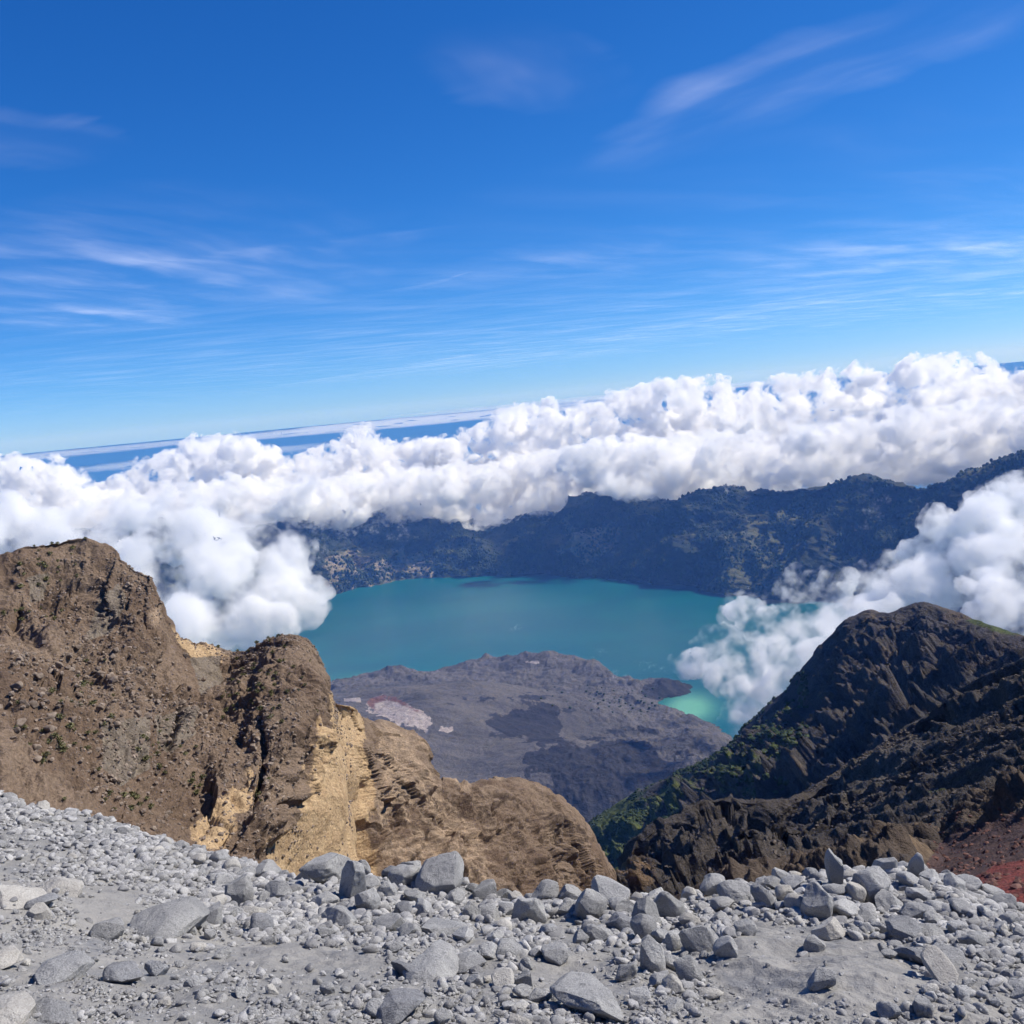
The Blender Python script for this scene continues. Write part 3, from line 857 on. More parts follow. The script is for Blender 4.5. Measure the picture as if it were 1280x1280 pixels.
# ------------------------------------------------------------------ rocks
def rock_mesh(seed, sub=4, cuts=11, rough=0.05, sharp=0.72):
    r = np.random.default_rng(seed)
    V, Fc = ICO[sub]
    sq = np.array([1, r.uniform(0.75, 1), r.uniform(0.6, 0.95)])
    A = np.linalg.qr(r.normal(size=(3, 3)))[0]
    V = (V * sq) @ A
    for q in range(cuts + 4):
        n = r.normal(size=3); n /= np.linalg.norm(n)
        ext = (V @ n).max()
        d = ext * (r.uniform(0.48, sharp) if q < 6 else r.uniform(0.7, 0.93))
        t = np.clip(V @ n - d, 0, None)
        V = V - t[:, None] * n * r.uniform(0.93, 1.0)
    nrm = V / (np.linalg.norm(V, axis=1)[:, None] + 1e-9)
    off = r.uniform(0, 100)
    h = fbm(V + off, 0.8, 2, 0.5) * rough * 1.6 + fbm(V + off, 0.3, 4, 0.62) * rough * 0.9
    if sub >= 4:
        h = h - np.clip(ridged(V + off, 0.7, 3, 0.55) - 0.72, 0, 1) * rough * 2.2
    V = V + nrm * h[:, None]
    V = V - (V.max(0) + V.min(0)) / 2
    V = V / (V.max(0) - V.min(0)).max() * 2
    return V, Fc


m_rock = mat_stone('grey_lava_stone', (0.29, 0.287, 0.28), (0.17, 0.17, 0.172), (0.38, 0.373, 0.355), 0.35, 0.9)
m_rock_pale = mat_stone('pale_stone', (0.355, 0.335, 0.30), (0.25, 0.24, 0.215), (0.42, 0.40, 0.36), 0.2, 0.7)
m_rock_dark = mat_stone('dark_stone', (0.20, 0.20, 0.205), (0.12, 0.12, 0.125), (0.28, 0.28, 0.28), 0.25, 0.8)

G_BIG = 'boulders on the grey scree slope'
# px, py, width px, height px, tone, cuts, label
named = [
 (408, 1089, 52, 44, 'g', 9, 'big angular grey boulder with a dark shaded left face, standing on the scree crest'),
 (441, 1106, 34, 58, 'g', 12, 'tall rounded grey boulder leaning against the right side of the big angular boulder'),
 (352, 1114, 36, 28, 'g', 8, 'wedge shaped grey rock below and left of the big angular boulder'),
 (302, 1119, 34, 40, 'g', 10, 'egg shaped grey boulder with a dark underside standing alone on the left dust'),
 (267, 1148, 26, 30, 'g', 10, 'small upright grey rock below left of the egg shaped boulder'),
 (327, 1158, 28, 30, 'd', 8, 'dark faced rock sitting on bare dust right of the small upright rock'),
 (207, 1141, 74, 84, 'g', 7, 'large flat grey slab lying half buried in the left slope'),
 (78, 1106, 46, 30, 'p', 9, 'pale cream outcrop rock on the left dusty bank'),
 (22, 1118, 56, 42, 'p', 9, 'broad pale cream rock at the left edge beside the dusty bank'),
 (52, 1142, 25, 18, 'p', 12, 'small rounded cream rock on the left dust with a dark rock behind it'),
 (48, 1131, 38, 16, 'd', 9, 'low dark grey rock behind the small rounded cream rock'),
 (12, 1252, 52, 78, 'p', 9, 'big pale boulder cut by the lower left corner'),
 (-4, 1196, 34, 54, 'p', 9, 'pale boulder at the left edge above the big corner boulder'),
 (76, 1205, 54, 60, 'g', 14, 'jagged layered grey rock in the lower left'),
 (70, 1262, 66, 36, 'g', 7, 'low flat slab at the bottom left beside the corner boulder'),
 (134, 1164, 36, 27, 'g', 12, 'rounded grey rock left of the half buried slab'),
 (155, 1222, 44, 22, 'd', 9, 'dark low lump among the lower left pebbles'),
 (196, 1211, 22, 22, 'd', 10, 'dark rounded rock right of the dark low lump'),
 (408, 1125, 31, 23, 'g', 13, 'smooth oval grey rock under the big angular boulder'),
 (423, 1149, 40, 31, 'g', 8, 'grey boulder with a bright top face below the smooth oval rock'),
 (409, 1167, 24, 15, 'g', 7, 'thin flat grey stone in front of the bright topped boulder'),
 (460, 1130, 34, 36, 'g', 10, 'grey boulder wedged below the tall rounded boulder'),
 (456, 1090, 18, 25, 'g', 11, 'small round rock just right of the tall rounded boulder top'),
 (506, 1096, 38, 30, 'g', 10, 'broad pale grey boulder in the middle of the crest pile'),
 (516, 1073, 28, 24, 'g', 7, 'pointed grey rock topping the crest pile'),
 (486, 1085, 20, 17, 'd', 9, 'small dark rock left of the broad crest boulder'),
 (488, 1118, 31, 31, 'g', 9, 'blocky grey boulder below the broad crest boulder'),
 (518, 1121, 26, 20, 'g', 9, 'small grey block right of the blocky crest boulder'),
 (527, 1136, 23, 24, 'g', 12, 'rounded grey cobble under the small block'),
 (503, 1139, 22, 20, 'd', 10, 'dark cobble beside the rounded cobble'),
 (550, 1098, 56, 58, 'g', 8, 'long sloping grey boulder on the right flank of the crest pile'),
 (558, 1157, 62, 42, 'g', 6, 'tilted grey slab with layered faces below the crest pile'),
 (590, 1140, 26, 25, 'g', 9, 'squarish grey rock right of the tilted slab'),
 (542, 1200, 56, 74, 'g', 12, 'large smooth domed boulder in the middle foreground'),
 (515, 1211, 31, 40, 'd', 12, 'dark rounded rock resting on the left side of the domed boulder'),
 (587, 1198, 40, 42, 'g', 11, 'round grey boulder right of the domed boulder'),
 (500, 1267, 66, 36, 'd', 12, 'long dark rough rock at the bottom edge'),
 (630, 1226, 26, 34, 'p', 7, 'white tilted slab beside the round grey boulder'),
 (735, 1133, 44, 46, 'g', 6, 'flat topped pale block standing in the crest pile'),
 (661, 1142, 40, 38, 'g', 10, 'yellowish grey boulder left of the flat topped block'),
 (681, 1113, 37, 30, 'g', 9, 'rounded pale boulder on the crest above the yellowish boulder'),
 (713, 1116, 30, 28, 'g', 9, 'grey boulder on the crest behind the flat topped block'),
 (766, 1118, 46, 38, 'g', 8, 'wide pointed boulder on the crest right of the flat topped block'),
 (780, 1133, 31, 26, 'g', 6, 'white topped wedge rock with a black shadow side'),
 (777, 1156, 34, 28, 'd', 9, 'dark pitted rock under the white topped wedge'),
 (748, 1171, 36, 30, 'g', 10, 'grey boulder below the flat topped block'),
 (808, 1146, 34, 42, 'g', 9, 'upright grey boulder right of the white topped wedge'),
 (840, 1135, 32, 42, 'g', 8, 'tall pale boulder with a dark cleft on its left'),
 (805, 1164, 30, 33, 'g', 8, 'triangular grey boulder below the upright one'),
 (876, 1178, 46, 40, 'g', 9, 'large smooth boulder alone on the dust with a dark underside'),
 (815, 1199, 31, 46, 'g', 9, 'elongated tilted boulder left of and below the large smooth one'),
 (842, 1234, 27, 27, 'p', 6, 'small bright wedge shaped rock on the open dust'),
 (730, 1246, 70, 74, 'g', 6, 'big striped slab with a flat face at the bottom centre'),
 (890, 1108, 36, 29, 'g', 9, 'rounded boulder on the dip of the crest'),
 (921, 1117, 36, 30, 'g', 8, 'angular boulder right of the rounded one in the crest dip'),
 (904, 1133, 30, 24, 'g', 9, 'triangular rock beneath the two boulders of the crest dip'),
 (955, 1121, 32, 32, 'g', 8, 'boulder with a black left side on the right crest'),
 (1046, 1094, 20, 46, 'g', 8, 'tall pointed boulder rising above the right crest'),
 (1068, 1118, 25, 28, 'p', 7, 'white faced angular rock right of the tall pointed boulder'),
 (1088, 1112, 42, 50, 'g', 7, 'large leaning slab behind the white faced rock'),
 (1040, 1113, 30, 21, 'g', 8, 'flat faced rock left of the foot of the tall pointed boulder'),
 (997, 1130, 29, 25, 'p', 7, 'pale flat rock on the right slope below the crest'),
 (1023, 1134, 34, 46, 'g', 9, 'grey boulder with a curved ridge below the pale flat rock'),
 (1036, 1165, 36, 29, 'p', 10, 'tan grey boulder alone at the top of the dusty chute'),
 (1114, 1125, 38, 42, 'g', 11, 'big rounded boulder below the leaning slab'),
 (1150, 1122, 33, 22, 'g', 12, 'loaf shaped rock right of the big rounded boulder'),
 (1147, 1143, 34, 25, 'g', 8, 'angular rock under the loaf shaped rock'),
 (1130, 1166, 40, 27, 'd', 8, 'dark fronted rock beside the dusty chute'),
 (1177, 1208, 27, 58, 'p', 6, 'white pointed slab sliding down the right slope'),
 (1150, 1192, 32, 46, 'd', 9, 'dark tall rock left of the white pointed slab'),
 (1186, 1196, 36, 40, 'g', 10, 'rounded grey boulder right of the white pointed slab'),
 (1217, 1178, 30, 22, 'g', 12, 'smooth oval rock high on the right slope'),
 (1147, 1084, 22, 32, 'g', 9, 'upright round headed rock on the right crest'),
 (1106, 1082, 24, 26, 'g', 9, 'blunt rock on the crest between the leaning slab and the round headed rock'),
 (1026, 1226, 29, 28, 'g', 9, 'lone split rock on the open dust of the right slope'),
 (1113, 1264, 27, 22, 'd', 8, 'dark angular rock at the bottom right'),
 (1152, 1263, 24, 22, 'g', 8, 'grey rock at the bottom right beside the dark angular one'),
]
mats = {'g': m_rock, 'p': m_rock_pale, 'd': m_rock_dark}
taken = []
rocks_n = 0
def place_rock(me, px, py, w, h, seed, tone='g', bury=0.3, upright=False):
    r = np.random.default_rng(seed)
    b, d = ground_at(px, py + h * 0.34)
    s = d / F
    wm = w * s * 1.02
    depth = wm * r.uniform(0.75, 1.0)
    hm = max(0.62 * min(w, h), (h - 0.42 * depth / s) * 1.12) * s / (1 - bury)
    if upright == 'slab':
        bury = 0.5
        hm = 0.5 * min(w, h) * s
        depth = h * s * 1.35
    o = bpy.data.objects.new('rock', me)
    C.objects.link(o)
    # the base sits in the dust below the visible centre
    up = np.array([0, 0, 1.0])
    away = np.array([b[0], b[1], 0]) / np.hypot(b[0], b[1])
    o.location = b + up * (hm * (0.5 - bury)) + away * depth * 0.3
    o.rotation_euler = (r.normal(0, 0.15), r.normal(0, 0.15) + 0.12, r.uniform(-0.6, 0.6))
    o.scale = (wm / 2, depth / 2, hm / 2)
    return o

def unit_mesh(name, seed, sub, cuts, rough, mat):
    V, Fc = rock_mesh(seed, sub, cuts, rough)
    V = V / (V.max(0) - V.min(0)) * 2
    me = make_mesh(name, V, Fc)
    me.materials.append(mat)
    return me

for i, (px, py, w, h, tone, cuts, lab) in enumerate(named):
    me = unit_mesh('rock', 100 + i, 5 if w > 30 else 4, cuts, 0.05, mats[tone])
    o = place_rock(me, px, py, w, h, 500 + i, tone, upright='slab' if (' slab' in lab and h > 30 and px != 1088) or 'domed' in lab or (px < 100 and tone == 'p' and h > 20) or px == 76 else '')
    tag(o, lab, 'rock', G_BIG)
    taken.append((px, py, (w + h) / 4))
    rocks_n += 1

protos = [unit_mesh('rock', 900 + i, 4, 8 + i % 5, 0.05, m_rock if i % 6 else m_rock_pale) for i in range(18)]


CUT = [' with ', ' standing', ' leaning', ' lying', ' resting', ' left of', ' right of', ' below', ' behind', ' beside', ' at the', ' on ', ' in the', ' under', ' just ', ' wedged', ' topping', ' rising', ' cut ', ' high', ' alone', ' among', ' above', ' sliding', ' beneath']
def short(lab):
    cuts = [lab.find(c) for c in CUT if lab.find(c) > 0]
    return lab[:min(cuts)] if cuts else lab
marks = [(px, py, w, h, short(lab)) for px, py, w, h, t, c, lab in named]
cnt = {}
for m in marks: cnt[m[4]] = cnt.get(m[4], 0) + 1
marks = [m for m in marks if cnt[m[4]] == 1]
used = set()
def near_label(px, py, s, pale):
    """names a rock by the landmark boulder nearest to it"""
    tone = 'pale' if pale else 'grey'
    size = 'tiny' if s < 14 else ('small' if s < 20 else ('mid sized' if s < 27 else 'large'))
    for m in sorted(marks, key=lambda m: (m[0] - px) ** 2 + (m[1] - py) ** 2)[:4]:
        dx, dy = px - m[0], py - m[1]
        if math.hypot(dx, dy) > 110: break
        v = 'above' if dy < 0 else 'below'
        hz = 'left' if dx < 0 else 'right'
        if abs(dx) < 0.4 * abs(dy): where = v
        elif abs(dy) < 0.4 * abs(dx): where = hz + ' of'
        else: where = v + ' and ' + hz + ' of'
        gap = 'just ' if math.hypot(dx, dy) < (m[2] + m[3]) / 4 + s / 2 + 8 else ''
        lab = size + ' ' + tone + ' rock ' + gap + where + ' the ' + m[4]
        if lab not in used and len(lab.split()) <= 16:
            used.add(lab)
            return lab
    return None


def crest_y(px): return np.interp(px, [c[0] for c in crest], [c[1] for c in crest])


# dusty areas that stay almost bare
dust = [[(860, 1290), (900, 1200), (930, 1150), (1000, 1150), (1060, 1160), (1130, 1200), (1160, 1250), (1090, 1280)],
        [(640, 1190), (760, 1185), (830, 1215), (760, 1225), (790, 1290), (660, 1215)],
        [(90, 1130), (120, 1100), (190, 1105), (170, 1150), (110, 1160)],
        [(350, 1180), (460, 1180), (470, 1220), (400, 1225), (330, 1200)],
        [(280, 1160), (330, 1175), (400, 1190), (340, 1215), (270, 1190)]]
def dust_amt(x, y):
    m = np.full(np.shape(x), -1e9)
    for q in dust: m = np.maximum(m, poly_sd(np.asarray(x, float), np.asarray(y, float), q))
    return sstep(-14, 14, m)

# further countable rocks up to 300
tries = 0
labels = {
 'left': ('grey rock in the dense rubble of the left scree slope', 'grey rocks of the left rubble'),
 'mid': ('grey rock in the boulder pile along the middle of the scree crest', 'grey rocks of the middle crest'),
 'right': ('light grey rock packed among others on the right hand scree slope', 'light grey rocks of the right slope'),
 'front': ('small grey rock lying loose in the dusty foreground', 'loose grey rocks of the dusty foreground')}
while rocks_n < 300 and tries < 20000:
    tries += 1
    px = random.uniform(-20, 1300)
    u = random.random() ** 2.1
    cy = crest_y(px)
    py = cy - 4 + u * (1285 - cy)
    if px < 400 and py < cy + 60 and random.random() < 0.4: continue
    big = 1.0 - 0.55 * sstep(420, 100, px)
    s = random.uniform(14, 33) * big * (1.0 if py < cy + 95 else 0.8)
    if px > 1180: s *= 0.8
    if random.random() < dust_amt(np.array([px]), np.array([py]))[0] * 0.97: continue
    if py > cy + 110 and random.random() < 0.55: continue
    if any((px - a) ** 2 + (py - b) ** 2 < ((s * 0.5 + c) * 0.70) ** 2 for a, b, c in taken): continue
    me = random.choice(protos)
    o = place_rock(me, px, py, s * random.uniform(0.9, 1.25), s * random.uniform(0.7, 1.0), 3000 + tries, bury=0.3)
    kk = 'front' if py > cy + 95 else ('left' if px < 400 else ('mid' if px < 960 else 'right'))
    nl = near_label(px, py, s, me.materials[0] is m_rock_pale) if -5 < px < 1285 else None
    tag(o, nl or labels[kk][0], 'rock', labels[kk][1])
    taken.append((px, py, s * 0.5))
    rocks_n += 1

# rubble and gravel: one sheet of loose stones
def stones(name, n, smin, smax, subs, seed, mat, keep, power=2.2):
    r = np.random.default_rng(seed)
    w = GD ** -2.0
    # even density in the picture: weight vertices by screen area they stand for
    gxi = np.clip((gx + 200) / 8, 0, 212).astype(int); gyi = np.clip((gy - 900) / 8, 0, 65).astype(int)
    cell = gxi * 66 + gyi
    cnt = np.bincount(cell, minlength=213 * 66)
    w = keep(gx, gy) / cnt[cell]
    ids = r.choice(len(GF), n, p=w / w.sum())
    pos = GF[ids] + r.normal(0, 0.01, (n, 3)) * np.array([1, 1, 0])
    spx = smin + (smax - smin) * r.random(n) ** power
    far = 1 - 0.35 * sstep(300, 50, gx[ids])
    sz = spx * GD[ids] / F / 2 * far
    Vs, Fs = [], []
    base = 0
    pr = [rock_mesh(seed + 50 + j, subs, 7, 0.04) for j in range(10)]
    which = r.integers(0, len(pr), n)
    for j, (Vp, Fp) in enumerate(pr):
        sel = np.where(which == j)[0]
        m = len(sel)
        if not m: continue
        th = r.uniform(0, 6.283, m); c, s = np.cos(th), np.sin(th)
        sc = np.stack([r.uniform(0.8, 1.25, m), r.uniform(0.8, 1.25, m), r.uniform(0.55, 0.95, m)], 1) * sz[sel][:, None]
        q = Vp[None] * sc[:, None]
        q = np.stack([q[..., 0] * c[:, None] - q[..., 1] * s[:, None], q[..., 0] * s[:, None] + q[..., 1] * c[:, None], q[..., 2]], 2)
        q += (pos[sel] + np.array([0, 0, 1]) * (sz[sel] * 0.25)[:, None])[:, None]
        Vs.append(q.reshape(-1, 3))
        Fs.append((Fp[None] + (np.arange(m) * len(Vp))[:, None, None]).reshape(-1, 3) + base)
        base += m * len(Vp)
    return link(name, make_mesh(name, np.concatenate(Vs), np.concatenate(Fs), smooth=(subs > 1)), mat)

nz = fbm(np.stack([gx, gy * 1.6, 0 * gx], 1), 90, 4, seed=3)
def keep_rub(x, y):
    cy = crest_y(x)
    k_ = np.where(y < cy + 45, 1.7, np.where(y < cy + 90, 1.0, 0.28)) * (0.4 + 1.2 * sstep(-0.15, 0.3, nz)) * (1 - 0.97 * dust_amt(x, y))
    k_ = k_ * np.where((x < 420) & (y < cy + 75), 2.6, 1) * np.where((x > 1120), 1.6, 1)
    return k_ * ((x > -150) & (x < 1430) & (y < 1330))
def keep_grav(x, y):
    return (0.12 + 1.3 * sstep(-0.1, 0.3, nz)) * (1 - 0.86 * dust_amt(x, y)) * ((x > -150) & (x < 1430) & (y < 1340))
m_rub = mat_stone('rubble_stone', (0.265, 0.26, 0.255), (0.16, 0.16, 0.162), (0.38, 0.37, 0.35), 0.55, 0.7, 0.1, True)
o = stones('rubble', 11500, 5, 18, 2, 41, m_rub, keep_rub, 1.9)
tag(o, 'loose grey rubble covering the scree slope between the bigger rocks', 'rubble', kind='stuff')
o = stones('gravel', 26000, 2.0, 8, 1, 77, m_rub, keep_grav, 2.2)
tag(o, 'fine grey gravel strewn over the dusty foreground', 'gravel', kind='stuff')

# ------------------------------------------------------------------ shrubs and stones on the brown cliff
bx, by = proj(BRQ)
nu_b = 1250
front = np.arange(len(BRQ)) >= 24 * nu_b

def cliff_at(px, py):
    d2 = (bx - px) ** 2 + (by - py) ** 2 + np.where(front, 0, 1e6)
    c = np.argpartition(d2, 6)[:6]
    return BRQ[c[np.argmin(np.linalg.norm(BRQ[c], axis=1))]]

k = NT('tuft_leaf')
co = k.n('ShaderNodeNewGeometry').outputs['Position']
k.bsdf(k.mix(k.noise(co, 3, 2), (0.12, 0.118, 0.05), (0.19, 0.18, 0.085)), 0.8, 0.2)
m_tuft = k.m
def tuft_mesh(seed, n=70):
    r = np.random.default_rng(seed)
    V, Fq = [], []
    for i in range(n):
        th, ph = r.uniform(0, 6.283), r.uniform(0.05, 1.35)
        d = np.array([math.cos(th) * math.sin(ph), math.sin(th) * math.sin(ph), math.cos(ph)])
        c = d * r.uniform(0.45, 1.0)
        t = np.cross(d, r.normal(size=3)); t /= np.linalg.norm(t)
        b = np.cross(d, t)
        s = r.uniform(0.16, 0.3)
        k0 = len(V)
        V += [c - t * s * .5 - d * s * .6, c + t * s * .5 - d * s * .6, c + t * s * .4 + d * s * .6 + b * s * .3, c - t * s * .4 + d * s * .6 + b * s * .3]
        Fq.append([k0, k0 + 1, k0 + 2, k0 + 3])
    # short woody core that carries the leaves
    Vc, Fc = ICO[1]
    k0 = len(V)
    V = np.concatenate([np.array(V), Vc * np.array([.4, .4, .5]) + np.array([0, 0, .1])])
    me = bpy.data.meshes.new('shrub')
    me.from_pydata(V.tolist(), [], Fq + (Fc + k0).tolist())
    me.materials.append(m_tuft)
    return me
tufts = [tuft_mesh(i) for i in range(5)]
shrub_zones = [((66, 705, 26, 30), 26, 'on the upper brown peak'), ((40, 768, 26, 7), 12, 'on the ledge under the brown peak'), ((95, 870, 45, 28), 30, 'on the scree of the left cliff'),
               ((70, 930, 50, 28), 18, 'low on the left cliff'), ((330, 850, 50, 45), 64, 'on the rounded second summit'), ((210, 930, 30, 20), 16, 'beside the grey slabs of the cliff'),
               ((150, 1000, 45, 12), 14, 'just above the grey scree'), ((245, 985, 20, 20), 8, 'on the dark red earth of the cliff'), ((325, 990, 8, 12), 6, 'at the foot of the dark cleft')]
for (cx, cy, wx, wy), n, where in shrub_zones:
    for j in range(n):
        p = cliff_at(random.gauss(cx, wx * 0.7), random.gauss(cy, wy * 0.7))
        o = bpy.data.objects.new('shrub', random.choice(tufts))
        C.objects.link(o)
        s = random.uniform(0.2, 0.45)
        o.location = p + np.array([0, 0, s * 0.05])
        o.scale = (s * 1.2, s * 1.2, s)
        o.rotation_euler = (0, 0, random.uniform(0, 6.28))
        tag(o, 'small dusty green tuft ' + where, 'shrub', 'green tufts ' + where)
m_cst = mat_stone('cliff_stone', (0.155, 0.118, 0.09), (0.10, 0.075, 0.058), (0.25, 0.20, 0.155), 0.3, 0.5, 0.6)
m_crub = mat_stone('cliff_rubble_stone', (0.155, 0.118, 0.09), (0.10, 0.075, 0.058), (0.25, 0.20, 0.155), 0.6, 0.5, 0.6, True)
cprot = [unit_mesh('stone', 1400 + i, 3, 9, 0.05, m_cst) for i in range(6)]
for (cx, cy, wx, wy), n, where in [((110, 830, 60, 30), 40, 'on the slope below the brown peak'), ((200, 880, 40, 45), 36, 'in the gully between the two brown summits'), ((60, 880, 40, 50), 26, 'on the left side of the brown cliff'), ((320, 880, 50, 50), 24, 'on the face of the second summit')]:
    for j in range(n):
        p = cliff_at(random.gauss(cx, wx * 0.7), random.gauss(cy, wy * 0.7))
        o = bpy.data.objects.new('stone', random.choice(cprot))
        C.objects.link(o)
        s = random.uniform(0.18, 0.5) ** 1.0
        o.location = p + np.array([0, 0, s * 0.1])
        o.scale = (s * 1.2, s, s * 0.8)
        o.rotation_euler = (random.uniform(-.3, .3), random.uniform(-.3, .3), random.uniform(0, 6.28))
        tag(o, 'pale brown stone lying ' + where, 'stone', 'pale stones ' + where)
sel = np.where(front & (bx > -150) & (bx < 440) & (by > 690) & (by < 1080))[0]
cn = fbm(BRQ[sel], 22, 4, seed=41)
pr = np.clip(0.4 + cn * 1.5, 0.03, 1)
ids = sel[rng.choice(len(sel), 17000, p=pr / pr.sum())]
o = scatter_blobs('cliff_rubble', BRQ[ids], 0.06 + 0.24 * rng.random(len(ids)) ** 3 * rng.uniform(0.6, 1.3, len(ids)), ICO[1], m_crub, 0.8)
tag(o, 'small brown rubble scattered over the brown cliff', 'rubble', kind='stuff')
# scrub and boulders on the dark slopes
for nm, Q, n, lo, hi, mt, lab, cond in (
    ('slope_rubble', RGQ, 2600, 0.2, 0.9, mat_stone('ridge_stone', (0.085, 0.07, 0.06), (0.05, 0.043, 0.04), (0.14, 0.115, 0.095), 0, 0.5, 1.5), 'dark rubble scattered over the strata ridge', lambda x, y: (x > 770) & (x < 1300) & (y < 1110)),
    ('scrub', MTQ, 5000, 1.2, 4.0, m_leaf, 'dark green scrub growing on the lower flank of the dark mountain', lambda x, y: (x > 700) & (x < 1010) & (y > 840) & (y < 1090))):
    qx, qy = proj(Q)
    sel = np.where(cond(qx, qy) & (Q[:, 1] > 0))[0]
    cn = fbm(Q[sel], 60 if nm == 'scrub' else 30, 4, seed=13)
    pr = np.clip(0.15 + cn * 1.6, 0.005, 1)
    ids = sel[rng.choice(len(sel), n, p=pr / pr.sum())]
    o = scatter_blobs(nm, Q[ids], rng.uniform(lo, hi, n), ICO[1], mt, 0.9)
    tag(o, lab, nm.split('_')[-1], kind='stuff')
qx, qy = proj(NRQ)
sel = np.where((qx > 1150) & (qx < 1400) & (qy > 1010) & (qy < 1150) & (NRQ[:, 1] > 0))[0]
ids = sel[rng.choice(len(sel), 1500)]
o = scatter_blobs('scree_rubble', NRQ[ids], 0.04 + 0.25 * rng.random(1500) ** 4, ICO[1], mat_stone('red_stone', (0.12, 0.06, 0.05), (0.07, 0.045, 0.04), (0.16, 0.09, 0.07), 0.5, 0.5, 0.5, True), 0.8)
tag(o, 'small dark red stones on the maroon and red scree', 'rubble', kind='stuff')
# small trees on the lava field
def tree_mesh(seed):
    r = np.random.default_rng(seed)
    V, Fc = ICO[2]
    V = V * (1 + fbm(V + seed * 3, 0.6, 3) * 0.9)[:, None] * np.array([1, 1, 0.9]) + np.array([0, 0, 0.8])
    me = make_mesh('tree', V, Fc, False); me.materials.append(m_leaf)
    return me
tm = [tree_mesh(i) for i in range(4)]
for j in range(70):
    px, py = random.gauss(750, 36), random.gauss(872, 9)
    if j % 5 == 0: px, py = random.gauss(800, 15), random.gauss(885, 7)
    i = np.argmin((LAVA_SX - px) ** 2 + (LAVA_SY - py) ** 2)
    o = bpy.data.objects.new('tree', random.choice(tm)); C.objects.link(o)
    s = random.uniform(2.5, 5.5)
    o.location = LAVA_V[i]; o.scale = (s * 1.3, s * 1.2, s); o.rotation_euler = (0, 0, random.uniform(0, 6))
    tag(o, 'small dark green tree on the grey lava field near the green bay', 'tree', 'trees dotting the lava field')

# ------------------------------------------------------------------ clouds
def cloud(name, puffs, voxel, density, label, group=None, sub=(9, 6), billow=1.3, seed=1, lo=0.27, hi=0.41, size=None, flat=0.75, white=1.0):
    """puffs: (px, py, d, radius px).  Cauliflower heads grown from big puffs, welded into one skin around real volume."""
    r = np.random.default_rng(seed)
    L = []
    for (px, py, d, rp) in puffs:
        c = at_d(px, py, d)
        R0 = rp / F * np.linalg.norm(c)
        L.append((c, R0, 0))
    out = []
    for c, R0, _ in L:
        out.append((c, R0))
        for _ in range(sub[0]):
            n = r.normal(size=3); n[2] = abs(n[2]) * 0.9 - 0.15; n /= np.linalg.norm(n)
            R1 = R0 * r.uniform(0.34, 0.58)
            c1 = c + n * np.array([1, 1, flat]) * R0 * r.uniform(0.75, 0.95)
            out.append((c1, R1))
            for _ in range(sub[1]):
                n2 = n + r.normal(size=3) * 0.8; n2 /= np.linalg.norm(n2)
                out.append((c1 + n2 * np.array([1, 1, flat]) * R1 * 0.85, R1 * r.uniform(0.3, 0.55)))
    Vp, Fp = ICO[3]
    n = len(out)
    cs = np.array([o_[0] for o_ in out]); Rs = np.array([o_[1] for o_ in out])
    org = cs.mean(0)
    q = Vp[None] * Rs[:, None, None] * np.array([1, 1, flat + 0.08]) + (cs - org)[:, None]
    f = (Fp[None] + (np.arange(n) * len(Vp))[:, None, None]).reshape(-1, 3)
    me = make_mesh(name, q.reshape(-1, 3), f)
    tmp = bpy.data.objects.new(name, me)
    C.objects.link(tmp)
    md = tmp.modifiers.new('r', 'REMESH'); md.mode = 'VOXEL'; md.voxel_size = voxel; md.adaptivity = 0
    dg = bpy.context.evaluated_depsgraph_get()
    ev = tmp.evaluated_get(dg)
    me2 = bpy.data.meshes.new_from_object(ev)
    nvx = len(me2.vertices)
    co = np.empty(nvx * 3, np.float32); me2.vertices.foreach_get('co', co); co = co.reshape(-1, 3).astype(float)
    no = np.empty(nvx * 3, np.float32); me2.vertices.foreach_get('normal', no); no = no.reshape(-1, 3)
    sc = voxel * 9
    b = (0.5 - np.abs(perlin(co / sc + seed))) * 1.0 + (0.5 - np.abs(perlin(co / (sc * .45) + seed + 9))) * 0.55 + (0.5 - np.abs(perlin(co / (sc * .2) + seed + 5))) * 0.28
    b = b + perlin(co / (sc * 2.5)) * 0.8
    co = co + no * ((b - 0.5) * voxel * 2.6 * billow)[:, None]
    me2.vertices.foreach_set('co', co.astype(np.float32).ravel())
    me2.update()
    tmp.modifiers.clear()
    tmp.data = me2
    tmp.location = org
    me2.materials.clear(); me2.materials.append(mat_cloud(name, density, size or 800, lo, hi, white))
    tag(tmp, label, 'cloud', group)
    return tmp


def band(x0, x1, topc, botc, d0, d1, n, r0_, r1_, seed):
    """random big puffs filling a band of sky between two outlines"""
    r = np.random.default_rng(seed)
    L = []
    tx, ty = zip(*topc); bx_, by_ = zip(*botc)
    for i in range(n):
        px = x0 + (x1 - x0) * (i + r.random()) / n
        t, b = np.interp(px, tx, ty), np.interp(px, bx_, by_)
        rp = r0_ + (r1_ - r0_) * r.random() ** 1.3
        v = r.random()
        if i % 3 == 0: v = 0
        else: rp = r1_ * r.uniform(0.65, 1.1)
        py = t + rp * 1.25 + v * max(0, (b - t) - rp * 2.3)
        L.append((px, py, r.uniform(d0, d1), rp))
    return L

